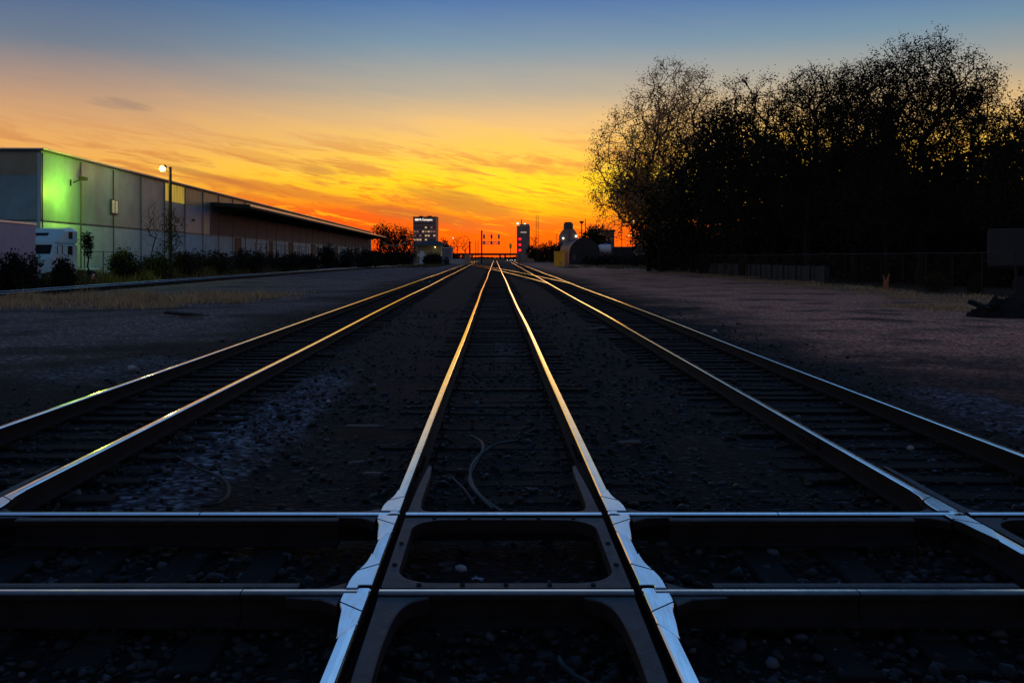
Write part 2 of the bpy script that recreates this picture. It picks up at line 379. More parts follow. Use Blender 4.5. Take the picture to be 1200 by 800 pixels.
# ---------------------------------------------------------------- tracks
H = RT - .05     # rail height
prof = [(-.07, 0), (-.07, .012), (-.012, .03), (-.010, H - .045), (-.036, H - .036), (-.036, H - .008), (-.029, H - .0015), (0, H), (.029, H - .0015), (.036, H - .008), (.036, H - .036), (.010, H - .045), (.012, .03), (.07, .012), (.07, 0)]
pm = [0, 0, 0, 0, 0, 1, 1, 1, 1, 0, 0, 0, 0, 0, 0]
def ystops(a, b):
    out = [a]; s = .4
    while out[-1] + s < b:
        out.append(out[-1] + s); s = min(30, max(.4, out[-1] * .06))
    return out + [b]
def rail(name, fx, segs, parent, dz=0.0, seed=0):
    mb = MB(); rr = random.Random(seed); ph = [rr.uniform(0, 6.28) for _ in range(4)]
    for a, b in segs:
        pts = [(fx(y) + .006 * math.sin(y / 2.9 + ph[0]) * min(1, max(0, y - 8) / 6) + .02 * math.sin(y / 9 + ph[1]) * min(1, max(0, y - 10) / 20), y, .05 + dz + .008 * math.sin(y / 7 + ph[2]) * min(1, max(0, y - 8) / 8)) for y in ystops(a, b)]
        mb.sweep(prof, pts, pm)
    return mb.build(name, [M['rail_side'], M['rail_top']], parent, smooth=False)
def cut(a, b, gaps):
    out = []; s = a
    for g0, g1 in sorted(gaps): out.append((s, g0)); s = g1
    return out + [(s, b)]

# a few sleeper meshes; each holds the sleeper with its two tie plates and spikes
def sleeper_mesh(seed, L=2.55, gauge=1.505):
    rr = random.Random(seed); mb = MB(); w = .11 + rr.uniform(-.008, .008)
    n = 7
    for s in range(n):        # slightly uneven top made of sections
        pass
    x0 = -L/2 + rr.uniform(-.05, .05); x1 = L/2 + rr.uniform(-.05, .05)
    mb.box(x0, x1, -w, w, -.14, .038 + rr.uniform(-.006, .006), 0, .012)
    for sx in (-gauge/2, gauge/2):
        mb.box(sx - .17, sx + .17, -.09, .09, .034, .049, 1)
        for a in (-1, 1):
            for b in (-1, 1): mb.box(sx + a*.105 - .012, sx + a*.105 + .012, b*.05 - .012, b*.05 + .012, .045, .075, 1)
    return mb.mesh('sleeper', [M['tie'], M['plate']])
SL = [sleeper_mesh(s) for s in range(5)]
def sleepers(parent, fc, y0, n_ind, y1, ang=0.0, step=.53, sink=(-.045, -.015)):
    y = y0; k = 0; mb = MB()
    while y < y1:
        dy = random.uniform(-.03, .03); rz = ang + random.uniform(-.02, .02)
        if k < n_ind:
            o = link('sleeper', random.choice(SL), parent); o.location = (fc(y) + random.uniform(-.03, .03), y + dy, random.uniform(*sink)); o.rotation_euler = (0, random.uniform(-.012, .012), rz + random.gauss(0, .015))
        else:
            c = fc(y); mb.box(c - 1.28, c + 1.28, y - .11, y + .11, -.1, .03)
        y += step; k += 1
    if mb.v: tag(mb.build('sleepers', M['tie'], parent), kind='stuff')

YA, YB = 6.43, 4.92        # the two rails of the track that crosses
CL, CR = -.69, .81         # rails of the middle track
ctr = lambda y: .06
# --- middle track
mid = empty('railway_track', (0, 0, 0), 0, 'straight middle railway track running between the two crossing lines to the horizon', 'railway track')
fl = (.036, .082)          # flangeway measured from the rail centre
gapsC = [(YB + fl[0], YB + fl[1]), (YA - fl[1], YA - fl[0]), (8.36, 8.367), (4.60, 4.606), (21.2, 21.21), (33.1, 33.11)]
rail('rail', lambda y: CL, cut(1.5, 520, gapsC), mid, 0, 1)
rail('rail', lambda y: CR, cut(1.5, 520, gapsC[:2] + [(8.92, 8.927), (4.58, 4.586), (23.1, 23.11)]), mid, 0, 2)
sleepers(mid, ctr, 7.15, 100, 240, 0.0, .53, (-.064, -.028))
# joint bars on the middle track
def joint_bar(parent, x, y, along='y'):
    mb = MB()
    for s in (-1, 1):
        if along == 'y':
            mb.box(x + s*.012 if s > 0 else x - .034, x + .034 if s > 0 else x - .012, y - .31, y + .31, .085, H - .002, 0, .004)
            for k in range(6): mb.cyl((x + s*.034, y - .26 + k*.104, .125), (x + s*.062, y - .26 + k*.104, .125), .016, 6)
        else:
            mb.box(x - .31, x + .31, y + s*.012 if s > 0 else y - .034, y + .034 if s > 0 else y - .012, .085, H - .002, 0, .004)
            for k in range(6): mb.cyl((x - .26 + k*.104, y + s*.034, .125), (x - .26 + k*.104, y + s*.062, .125), .016, 6)
    mb.build('joint_bar', M['rail_side'], parent)
joint_bar(mid, CL, 8.363); joint_bar(mid, CR, 8.923); joint_bar(mid, CL, 21.2); joint_bar(mid, CR, 23.1)

# --- left and right tracks
lf = lambda y: -4.25 - .0102 * y
rf = lambda y: 3.86 + .008 * y
lt = empty('railway_track', (0, 0, 0), 0, 'railway track left of the middle one, sleeper ends showing beside its inner rail', 'railway track')
rail('rail', lambda y: lf(y) - .7525, cut(1.5, 480, [(YB + fl[0], YB + fl[1]), (YA - fl[1], YA - fl[0]), (26, 26.01)]), lt, 0, 3)
rail('rail', lambda y: lf(y) + .7525, cut(1.5, 480, [(YB + fl[0], YB + fl[1]), (YA - fl[1], YA - fl[0]), (17, 17.01)]), lt, 0, 4)
sleepers(lt, lf, 7.1, 100, 240, .0102)
rt = empty('railway_track', (0, 0, 0), 0, 'railway track right of the middle one, next to the open brown gravel yard', 'railway track')
rail('rail', lambda y: rf(y) - .7525, cut(1.5, 480, [(YB + fl[0], YB + fl[1]), (YA - fl[1], YA - fl[0]), (9.5, 9.507)]), rt, 0, 5)
rail('rail', lambda y: rf(y) + .7525, cut(1.5, 480, [(YB + fl[0], YB + fl[1]), (YA - fl[1], YA - fl[0]), (8.2, 8.207)]), rt, 0, 6)
sleepers(rt, rf, 7.2, 100, 240, -.008)
joint_bar(rt, rf(9.5) - .7525, 9.5)

# --- crossing track (runs left-right)
ct = empty('railway_track', (0, 0, 0), 0, 'railway track crossing the other lines at a right angle close to the viewer', 'railway track')
prof_d = prof
def rail_x(name, y, segs, mats, mf, dz, bend=None):
    mb = MB()
    for a, b in segs:
        n = max(2, int((b - a) / .25) + 1)
        mb.sweep(prof_d, [(x, y + (bend(x) if bend else 0), .05 + dz) for x in np.linspace(a, b, n)], mf)
    return mb.build(name, mats, ct)
def xgaps(y):
    g = []
    for xc, s in ((CL, 1), (CR, -1), (lf(y) - .7525, 1), (lf(y) + .7525, -1), (rf(y) - .7525, 1), (rf(y) + .7525, -1)):
        g.append((xc + .037, xc + fl[1]) if s > 0 else (xc - fl[1], xc - .037))
    return g
M['head_dull'] = mat('dull_head_edge', (.11, .125, .14), .5, .7, .3, 12)
rail_x('rail', YA, cut(-60, 60, xgaps(YA) + [(-2.02, -2.013), (1.93, 1.937)]), [M['rail_side'], M['rail_top'], M['head_dull']], [0, 0, 0, 0, 0, 2, 2, 1, 1, 0, 0, 0, 0, 0, 0], -.003)
rail_x('rail', YB, cut(-60, 60, xgaps(YB) + [(-1.33, -1.324), (1.9, 1.906)]), [M['rail_side'], M['rail_top'], M['head_dull']], [0, 0, 0, 0, 0, 1, 1, 2, 2, 0, 0, 0, 0, 0, 0], -.003)
# its guard rails stand inside the gauge, dull
for y in (YA - .118, YB + .118):
    rail_x('guard_rail', y, [(-60, lf(y) - 1.2), (lf(y) + 1.1, -1.05), (1.17, rf(y) - 1.1), (rf(y) + 1.1, 60)], [M['rail_side'], M['guard_top']], pm, -.012)
for k in range(44):
    x = -11 + k * .53
    if any(abs(x - c) < 1.15 for c in (.06, lf(6), rf(6))): continue
    o = link('sleeper', SL[k % 5], ct); o.location = (x, 5.675, -.02); o.rotation_euler = (0, 0, math.pi/2 + random.uniform(-.02, .02))
joint_bar(ct, -2.017, YA, 'x'); joint_bar(ct, 1.933, YA, 'x')

# --- crossing diamonds: manganese castings with worn bright tops and dull guard pieces
def crom(P, k=5):
    P = [Vector(p) for p in P]; out = []
    for i in range(len(P) - 1):
        a, b, c, d = P[max(i-1, 0)], P[i], P[i+1], P[min(i+2, len(P)-1)]
        for j in range(k):
            t = j / k; q = .5 * ((2*b) + (c - a)*t + (2*a - 5*b + 4*c - d)*t*t + (3*b - a - 3*c + d)*t**3); out.append((q.x, q.y))
    return out + [(P[-1].x, P[-1].y)]
def mirror(poly, xm): return [(2 * xm - x, y) for x, y in reversed(poly)]
def diamond(cl, cr, label, full=True):
    d = empty('crossing_diamond', ((cl + cr) / 2, (YA + YB) / 2, 0), 0, label, 'rail crossing')
    inv = -Vector(((cl + cr) / 2, (YA + YB) / 2, 0)); xm = (cl + cr) / 2
    def put(name, polys, z0, z1, mats, mtop, cham=.006):
        mb = MB()
        for p in polys: mb.prism([(x + inv.x, y + inv.y) for x, y in p], z0, z1, 0, mtop, cham)
        return mb.build(name, mats, d)
    h = .036
    fo = cl - h          # field edge of the running head
    # running castings: widened head on the field side round each crossing rail, joints cut on the skew
    for y0, far in ((YA, 1), (YB, 0)):
        g_up, g_dn = (.084, .04) if far == 0 else (.04, .084)
        up = [(fo - .0005, y0 + .04), (fo - .0004, y0 + g_up), (fo + .0725, y0 + g_up), (fo + .0725, y0 + .44)] + crom([(fo - .002, y0 + .62), (fo - .014, y0 + .44), (fo - .044, y0 + .29), (fo - .06, y0 + .17), (fo - .062, y0 + .04)])
        dn = crom([(fo - .062, y0 - .04), (fo - .061, y0 - .16), (fo - .036, y0 - .28), (fo - .022, y0 - .44), (fo - .002, y0 - .62)]) + [(fo + .0725, y0 - .44), (fo + .0725, y0 - g_dn), (fo - .0004, y0 - g_dn), (fo - .0005, y0 - .04)]
        for poly in (up, dn):
            for side in (0, 1):
                p = poly if side == 0 else mirror(poly, xm)
                put('wing_casting', [p], RT - .06, RT + .0016, [M['rail_side'], M['cast_top']], 1, .004)
        for q in ([(fo - .05, y0 + .30), (fo + .072, y0 + .42)], [(fo - .06, y0 - .17), (fo + .072, y0 - .30)]):
            (ax, ay), (bx, by) = q
            p = [(ax, ay), (bx, by), (bx, by + .012), (ax, ay + .012)]
            for side in (0, 1): put('joint_seam', [p if side == 0 else mirror(p, xm)], RT - .03, RT + .0026, [M['rail_side']], 0, 0)
        # gussets against the crossing rail outside the gauge, dull
        for s in (1, -1):
            g = [(fo - .07, y0 + s * .04), (fo - .36, y0 + s * .04), (fo - .36, y0 + s * .058), (fo - .17, y0 + s * .085), (fo - .075, y0 + s * .17)]
            if s > 0: g = g[::-1]
            for side in (0, 1):
                p = g if side == 0 else mirror(g, xm)
                a = sum(p[i][0] * p[(i+1) % len(p)][1] - p[(i+1) % len(p)][0] * p[i][1] for i in range(len(p)))
                if a < 0: p = p[::-1]
                put('gusset', [p], RT - .075, RT - .016, [M['rail_side'], M['guard_top']], 1)
    # inner guard frame between the four crossings: square outside, rounded inside
    x0, x1 = cl + fl[1], cr - fl[1]; y0, y1 = YB + fl[1], YA - fl[1]
    def rr(ax0, ax1, ay0, ay1, r, n=10):
        out = []
        for cx, cy, a in ((ax1 - r, ay0 + r, -90), (ax1 - r, ay1 - r, 0), (ax0 + r, ay1 - r, 90), (ax0 + r, ay0 + r, 180)):
            for i in range(n + 1): t = R(a + 90 * i / n); out.append((cx + r*math.cos(t), cy + r*math.sin(t)))
        return out
    o_ = rr(x0, x1, y0, y1, .02); i_ = rr(x0 + .068, x1 - .068, y0 + .075, y1 - .05, .22)
    n = len(o_); v = []; f = []
    for ring, z in ((o_, RT - .10), (o_, RT - .016), (i_, RT - .016), (i_, RT - .10)):
        v += [(x + inv.x, y + inv.y, z) for x, y in ring]
    mm = []
    for k in range(3):
        for i in range(n): f.append((k*n + i, k*n + (i+1) % n, (k+1)*n + (i+1) % n, (k+1)*n + i)); mm.append(1 if k == 1 else 0)
    me = MB(); me.v = v; me.f = f; me.m = mm; me.build('guard_frame', [M['rail_side'], M['guard_top']], d)
    # flared guards before and after
    fa = [(x0, YA + .04), (x0 + .20, YA + .04), (x0 + .185, YA + .07), (x0 + .11, YA + .13), (x0 + .082, YA + .26), (x0 + .078, YA + .6), (x0 + .085, YA + 1.1), (x0 + .075, YA + 1.5), (x0 + .045, YA + 1.52), (x0 + .012, YA + .7)]
    fa = fa[:1] + crom(fa[1:7], 4) + fa[7:]
    fb = [(x0, YB - .04), (x0 + .004, YB - .9), (x0 + .03, YB - 2.2), (x0 + .10, YB - 2.2), (x0 + .092, YB - .9), (x0 + .098, YB - .55), (x0 + .12, YB - .28), (x0 + .17, YB - .13), (x0 + .25, YB - .068), (x0 + .27, YB - .04)]
    fb = fb[:3] + crom(fb[3:], 4)
    for poly in (fa, fb):
        for side in (0, 1):
            put('guard_wing', [poly if side == 0 else mirror(poly, xm)], RT - .10, RT - .018, [M['rail_side'], M['guard_top']], 1)
    # bolts through the frame
    bolt = MB().cyl((0, 0, -.012), (0, 0, .006), .015, 6).mesh('frame_bolt', M['rail_side'])
    spots = [(x, y) for x in (x0 + .034, x1 - .034) for y in (YB + .45, YB + .85)] + [(x, y) for x in np.linspace(x0 + .2, x1 - .2, 5) for y in (y0 + .036, y1 - .024)]
    for (bx, by) in spots: o = link('frame_bolt', bolt, d); o.location = (bx + inv.x, by + inv.y, RT - .012)
diamond(CL, CR, 'cast steel crossing with bright bent wings where the middle track meets the cross track')
diamond(lf(5.7) - .7525, lf(5.7) + .7525, 'cast steel crossing at the left edge, where the left track meets the cross track')
diamond(rf(5.7) - .7525, rf(5.7) + .7525, 'cast steel crossing at the right edge, where the right track meets the cross track')

# --- crossover between the tracks far ahead
xo = empty('crossover_track', (0, 0, 0), 0, 'crossover track slanting over the middle line far ahead', 'railway track')
def smooth(t): t = max(0, min(1, t)); return t*t*(3 - 2*t)
fxo = lambda y: 4.4 + (-6.6 - 4.4) * (.25 * smooth((y - 62) / 200) + .75 * max(0, min(1, (y - 62) / 200)))
for s in (-1, 1):
    mb = MB(); mb.sweep(prof, [(fxo(y) + s * .7525, y, .047) for y in np.arange(62, 263, 4.0)], pm); mb.build('rail', [M['rail_side'], M['rail_top']], xo)
# --- siding on the left
sd = empty('siding_track', (0, 0, 0), 0, 'siding track on a low dark bank in front of the warehouse', 'railway track')
fs = lambda y: -24.6 + (smooth((y - 95) / 330)) * 18.5
for s in (-1, 1):
    mb = MB(); mb.sweep(prof, [(fs(y) + s * .7525, y, .06) for y in ystops(8, 380)], pm); mb.build('rail', [M['rail_side'], M['rail_top']], sd)
k = 0; mb2 = MB(); y = 30.0
while y < 250:
    if k < 100: o = link('sleeper', SL[k % 5], sd); o.location = (fs(y), y, 0.012)
    else: mb2.box(fs(y) - 1.28, fs(y) + 1.28, y - .11, y + .11, -.1, .04)
    y += .56; k += 1
tag(mb2.build('sleepers', M['tie'], sd), kind='stuff')

# ---------------------------------------------------------------- ballast stones, scattered
ico = None
def icosa():
    p = (1 + 5 ** .5) / 2
    v = np.array([(-1, p, 0), (1, p, 0), (-1, -p, 0), (1, -p, 0), (0, -1, p), (0, 1, p), (0, -1, -p), (0, 1, -p), (p, 0, -1), (p, 0, 1), (-p, 0, -1), (-p, 0, 1)], float); v /= np.linalg.norm(v[0])
    f = np.array([(0, 11, 5), (0, 5, 1), (0, 1, 7), (0, 7, 10), (0, 10, 11), (1, 5, 9), (5, 11, 4), (11, 10, 2), (10, 7, 6), (7, 1, 8), (3, 9, 4), (3, 4, 2), (3, 2, 6), (3, 6, 8), (3, 8, 9), (4, 9, 5), (2, 4, 11), (6, 2, 10), (8, 6, 7), (9, 8, 1)])
    return v, f
def stones(name, pts, size, m):
    v0, f0 = icosa(); n = len(pts)
    s = size[:, None] * RNG.uniform(.6, 1.3, (n, 3)) * np.array([1, 1, .7])
    V = v0[None] * (1 + RNG.uniform(-.28, .28, (n, 12, 1)))
    V = V * s[:, None, :]
    a = RNG.uniform(0, 6.28, n); ca, sa = np.cos(a)[:, None], np.sin(a)[:, None]
    b = RNG.uniform(-.6, .6, n); cb, sb = np.cos(b)[:, None], np.sin(b)[:, None]
    x, y, z = V[..., 0], V[..., 1], V[..., 2]
    x, z = x * cb - z * sb, x * sb + z * cb
    x, y = x * ca - y * sa, x * sa + y * ca
    V = np.stack([x, y, z], -1) + pts[:, None, :]
    Fx = f0[None] + (np.arange(n) * 12)[:, None, None]
    return mesh_np(name, V.reshape(-1, 3), Fx.reshape(-1, 3), m)
N1 = 30000
yy = 3.4 + (RNG.random(N1) ** 1.9) * 34
xx = RNG.uniform(-1, 1, N1) * (2.6 + yy * .55) + .2
zz = bumps(xx, yy) * 0 + RNG.uniform(-.03, .008, N1)
sz = RNG.lognormal(math.log(.024), .38, N1).clip(.01, .06)
clump = np.sin(xx * 1.3 + 1.1 * np.sin(yy * .9)) + np.sin(yy * 1.7 + xx * .6) + RNG.normal(0, .8, N1)
keep = (clump > -.9) & ((np.abs(xx) < 6.3 + RNG.normal(0, .5, N1)) | (yy < 9 + RNG.normal(0, 1.5, N1)))
tag(stones('ballast', np.stack([xx, yy, zz], -1)[keep], sz[keep], M['stone']), kind='stuff')

# ---------------------------------------------------------------- grass
def blades(name, pts, hgt, m, spread=.25, wid=.018):
    n = len(pts); a = RNG.uniform(0, 6.28, n); d = np.stack([np.cos(a), np.sin(a), np.zeros(n)], -1)
    hgt = hgt * np.clip(.75 + .65 * np.sin(pts[:, 0] * 1.7 + np.sin(pts[:, 1] * .9)) * np.sin(pts[:, 1] * 1.3 + 2 * np.sin(pts[:, 0] * .5)), .15, 1.5)
    lean = RNG.normal(0, spread, (n, 3)); lean[:, 2] = 0
    h = hgt[:, None]; w = np.full((n, 1), wid) * (.6 + RNG.random((n, 1)))
    up = np.array([0, 0, 1.0])
    p0 = pts - d * w; p1 = pts + d * w; mid_ = pts + up * h * .55 + lean * h * .4; p2 = mid_ + d * w * .8; p3 = mid_ - d * w * .8; top = pts + up * h + lean * h * 1.3
    V = np.stack([p0, p1, p2, p3, top, top + d * .004], 1).reshape(-1, 3)
    b = (np.arange(n) * 6)[:, None]
    Fq = np.concatenate([b + np.array([[0, 1, 2, 3]]), b + np.array([[3, 2, 5, 4]])], 0)
    return mesh_np(name, V, Fq, m)
def clumps(n, xr, yr, per, sig):
    c = np.stack([RNG.uniform(*xr, n), RNG.uniform(*yr, n), np.zeros(n)], -1)
    p = np.repeat(c, per, 0); p[:, :2] += RNG.normal(0, sig, (len(p), 2)); return p
# dry tan grass between the siding and the left track
g = np.concatenate([clumps(150, (-22.6, -13), (36, 48), 60, .55), clumps(40, (-14, -10.5), (40, 50), 50, .45)], 0)
tag(blades('dry_grass', g, RNG.uniform(.1, .38, len(g)), M['grass_dry'], .3, .014), kind='stuff')
g = np.concatenate([clumps(560, (-34, -28.6), (40, 66), 70, .45), clumps(520, (-33.5, -28.6), (66, 150), 60, .7)], 0)
tag(blades('weeds', g, RNG.uniform(.3, 1.0, len(g)), M['grass_dark'], .25, .025), kind='stuff')
g = np.concatenate([clumps(130, (19.5, 24.5), (36, 80), 40, .5), clumps(60, (21.5, 25), (80, 135), 40, .9), clumps(24, (15.6, 18.6), (34, 38), 45, .35)], 0)
tag(blades('dry_grass', g, RNG.uniform(.05, .2, len(g)), M['grass_dry'], .5, .016), kind='stuff')
g = np.concatenate([clumps(30, (14, 30), (150, 230), 60, 1.0), clumps(50, (-20, -12), (180, 260), 60, 1.0)], 0)
tag(blades('weeds', g, RNG.uniform(.2, .6, len(g)), M['grass_dark'], .25, .04), kind='stuff')

# ---------------------------------------------------------------- trees
def envelope(lobes, n, rr):
    """points through the volume of several ellipsoids (x,y,z,rx,ry,rz), more of them near the surface"""
    vol = np.array([l[3]*l[4]*l[5] for l in lobes]) ** .8; k = rr.choice(len(lobes), n, p=vol / vol.sum())
    d = rr.normal(0, 1, (n, 3)); d /= np.linalg.norm(d, axis=1)[:, None]
    rad = rr.random(n)[:, None] ** .42
    L = np.array(lobes)[k]
    return L[:, :3] + d * rad * L[:, 3:]
def skeleton(root, trunk, pts, bf):
    """connect every point to the growing tree by length + path-length (a balanced spanning tree)"""
    P = np.concatenate([trunk, pts], 0); nT = len(trunk); n = len(P)
    par = np.full(n, -1); plen = np.zeros(n)
    for i in range(1, nT): par[i] = i - 1; plen[i] = plen[i-1] + np.linalg.norm(P[i] - P[i-1])
    best = np.full(n, 1e9); bp = np.zeros(n, int); done = np.zeros(n, bool)
    for i in range(nT):
        done[i] = True; d = np.linalg.norm(P - P[i], axis=1); c = d + bf * (plen[i] + d) + np.where(P[:, 2] < P[i, 2], .35 * (P[i, 2] - P[:, 2]), 0); u = c < best; best[u] = c[u]; bp[u] = i
    best[done] = 1e12
    for _ in range(n - nT):
        j = int(np.argmin(best)); i = bp[j]; par[j] = i; plen[j] = plen[i] + np.linalg.norm(P[j] - P[i]); done[j] = True; best[j] = 1e12
        d = np.linalg.norm(P - P[j], axis=1); c = d + bf * (plen[j] + d) + np.where(P[:, 2] < P[j, 2], .35 * (P[j, 2] - P[:, 2]), 0); u = (c < best) & ~done; best[u] = c[u]; bp[u] = j
    order = np.argsort(plen)[::-1]; tips = np.zeros(n); ch = np.bincount(par[par >= 0], minlength=n); tips[ch == 0] = 1
    for j in order:
        if par[j] >= 0: tips[par[j]] += tips[j]
    return P, par, tips, ch
def limbs(P, par, rad, k):
    """frustum per edge, all at once"""
    e = np.where(par >= 0)[0]; a = P[par[e]]; b = P[e]; ra = rad[par[e]]; rb = rad[e]
    ra = np.minimum(ra, rb * 1.7)
    d = b - a; L = np.linalg.norm(d, axis=1, keepdims=True) + 1e-6; d = d / L
    ref = np.where(np.abs(d[:, 2:3]) < .9, np.array([[0, 0, 1.0]]), np.array([[1.0, 0, 0]]))
    u = np.cross(d, ref); u /= np.linalg.norm(u, axis=1, keepdims=True); w = np.cross(d, u)
    t = np.arange(k) * 2 * math.pi / k
    ring = u[:, None] * np.cos(t)[None, :, None] + w[:, None] * np.sin(t)[None, :, None]
    V = np.concatenate([a[:, None] + ring * ra[:, None, None], (b + d * rb[:, None] * .4)[:, None] + ring * rb[:, None, None]], 1)
    i = np.arange(k); q = np.stack([i, (i + 1) % k, k + (i + 1) % k, k + i], -1)
    Fq = q[None] + (np.arange(len(e)) * 2 * k)[:, None, None]
    return V.reshape(-1, 3), Fq.reshape(-1, 4)
def leaves(c, n, sig, size, rr, asp=.5):
    """n diamond leaves round every centre"""
    p = np.repeat(c, n, 0); p = p + rr.normal(0, sig, p.shape)
    m = len(p); a = rr.normal(0, 1, (m, 3)); a /= np.linalg.norm(a, axis=1)[:, None]
    b = np.cross(a, rr.normal(0, 1, (m, 3))); b /= np.linalg.norm(b, axis=1)[:, None]
    s = (size * rr.uniform(.55, 1.4, m))[:, None]
    V = np.stack([p - a*s, p + b*s*asp + a*s*.1, p + a*s, p - b*s*asp + a*s*.1], 1).reshape(-1, 3)
    return V, (np.arange(m) * 4)[:, None] + np.arange(4)[None]
def tree(loc, hgt, lobes, n, label, cat='tree', group=None, seed=0, leaf=(8, .35, .16), lmat='leaf_dark', r_tip=.014, bf=.35, thin=None, trunk_h=.3, name='tree', twigs=0, lean=(0, 0), rexp=.46, rmax=.5):
    rr = np.random.default_rng(seed)
    t = empty(name, loc, 0, label, cat, group)
    zt = hgt * trunk_h; k = 7
    tr = np.array([(lean[0]*i/k + rr.normal(0, .06), lean[1]*i/k + rr.normal(0, .06), zt * i / k - (.1 if i == 0 else 0)) for i in range(k + 1)])
    pts = envelope(lobes, n, rr)
    P, par, tips, ch = skeleton(None, tr, pts, bf)
    # small twigs past every outer point
    if twigs:
        ends = np.where(ch == 0)[0]; ends = ends[ends > k]; new = []; npar = []
        for j in ends:
            d = P[j] - P[par[j]]; d = d / (np.linalg.norm(d) + 1e-6)
            for _ in range(twigs): new.append(P[j] + (d * rr.uniform(.3, .9) + rr.normal(0, .38, 3) + np.array([0, 0, .12])) * hgt * .035); npar.append(j)
        P = np.concatenate([P, np.array(new)], 0); par = np.concatenate([par, np.array(npar)]); tips = np.concatenate([tips, np.full(len(new), .35)])
        ch = np.bincount(par[par >= 0], minlength=len(P))
    rad = np.minimum(r_tip * tips ** rexp, rmax)
    V, Fq = limbs(P, par, rad, 6)
    mesh_np('trunk', V, Fq, M['bark'], t, smooth=True)
    cen = P[(np.arange(len(P)) > k) & (tips < 40)]
    if thin is not None: cen = cen[rr.random(len(cen)) < np.clip(thin(cen), 0, 1)]
    if len(cen):
        V, Fq = leaves(cen, *leaf, rr)
        if name != 'tree': V[:, 2] = np.maximum(V[:, 2], .02)
        mesh_np('crown' if cat == 'tree' else 'foliage', V, Fq, M[lmat], t)
    return t
def fade(z0, dz, lo, hi=.95):
    def f(c):
        k = np.clip((c[:, 2] - z0) / dz, 0, 1)
        nz = np.sin(c[:, 0] * .9 + 1.5 * np.sin(c[:, 2] * .55)) * np.sin(c[:, 1] * .8 + 1.3 * np.sin(c[:, 0] * .6)) * np.sin(c[:, 2] * .85 + 1.0) * 2.2
        return hi - k * (hi - lo) + k * nz * .55
    return f
def lob(px, py, Y, x0, y0, rpx, rpz, deep=1.0):
    """ellipsoid whose outline is rpx by rpz photo-pixels, relative to a tree standing at x0, y0"""
    k = Y / F
    return (PX(px, Y) - x0, Y - y0, PZ(py, Y), rpx * k, rpx * k * deep, rpz * k)
def ptree(px, Y, ells, n, label, **kw):
    x0 = PX(px, Y)
    lobes = [lob(a, b, Y + (e[0] if e else 0), x0, Y, c, d) for (a, b, c, d, *e) in ells]
    top = max(l[2] + l[5] for l in lobes)
    return tree((x0, Y, 0), top, lobes, n, label, **kw)
GR = 'trees in the dark belt beside the yard'
# the airy one at the left end of the belt
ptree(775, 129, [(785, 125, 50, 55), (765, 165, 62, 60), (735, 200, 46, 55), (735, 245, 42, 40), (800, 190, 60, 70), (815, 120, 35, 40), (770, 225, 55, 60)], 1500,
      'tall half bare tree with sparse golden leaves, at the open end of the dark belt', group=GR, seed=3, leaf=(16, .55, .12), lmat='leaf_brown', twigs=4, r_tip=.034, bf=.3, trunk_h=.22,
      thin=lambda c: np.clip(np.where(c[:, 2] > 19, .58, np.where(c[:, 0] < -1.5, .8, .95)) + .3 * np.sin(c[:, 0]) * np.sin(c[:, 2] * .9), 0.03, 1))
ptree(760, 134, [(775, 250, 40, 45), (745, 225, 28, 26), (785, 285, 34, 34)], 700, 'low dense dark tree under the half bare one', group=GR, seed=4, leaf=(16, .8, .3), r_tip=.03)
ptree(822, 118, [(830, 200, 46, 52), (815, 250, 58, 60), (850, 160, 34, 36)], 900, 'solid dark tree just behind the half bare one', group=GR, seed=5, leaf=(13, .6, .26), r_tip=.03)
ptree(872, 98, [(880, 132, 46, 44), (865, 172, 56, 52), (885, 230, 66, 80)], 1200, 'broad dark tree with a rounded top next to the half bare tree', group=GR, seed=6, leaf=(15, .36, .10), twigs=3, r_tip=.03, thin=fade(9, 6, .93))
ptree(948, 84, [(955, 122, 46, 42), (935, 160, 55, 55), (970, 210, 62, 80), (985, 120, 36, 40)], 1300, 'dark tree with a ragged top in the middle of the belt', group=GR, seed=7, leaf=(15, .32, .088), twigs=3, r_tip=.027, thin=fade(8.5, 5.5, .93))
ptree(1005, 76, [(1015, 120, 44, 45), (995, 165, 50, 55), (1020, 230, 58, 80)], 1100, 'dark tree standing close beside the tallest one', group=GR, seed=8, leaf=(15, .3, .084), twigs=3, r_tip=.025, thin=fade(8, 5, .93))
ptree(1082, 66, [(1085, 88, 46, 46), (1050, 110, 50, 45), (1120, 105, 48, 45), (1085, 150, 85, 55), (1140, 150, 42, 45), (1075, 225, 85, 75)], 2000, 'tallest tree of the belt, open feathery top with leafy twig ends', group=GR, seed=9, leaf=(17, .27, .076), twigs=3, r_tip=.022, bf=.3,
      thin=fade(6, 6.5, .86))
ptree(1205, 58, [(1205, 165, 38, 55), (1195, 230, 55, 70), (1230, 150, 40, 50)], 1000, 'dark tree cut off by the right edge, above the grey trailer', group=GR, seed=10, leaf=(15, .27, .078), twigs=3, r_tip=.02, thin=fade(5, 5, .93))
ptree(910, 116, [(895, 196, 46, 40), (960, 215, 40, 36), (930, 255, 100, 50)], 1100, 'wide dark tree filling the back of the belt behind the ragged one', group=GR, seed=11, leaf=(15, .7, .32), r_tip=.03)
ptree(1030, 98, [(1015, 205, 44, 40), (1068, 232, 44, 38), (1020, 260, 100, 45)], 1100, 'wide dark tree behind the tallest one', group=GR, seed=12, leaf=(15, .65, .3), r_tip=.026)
ptree(1135, 80, [(1120, 222, 40, 36), (1175, 200, 34, 40), (1140, 265, 90, 45)], 1000, 'low wide dark tree behind the grey trailer', group=GR, seed=13, leaf=(16, .5, .25), r_tip=.022)
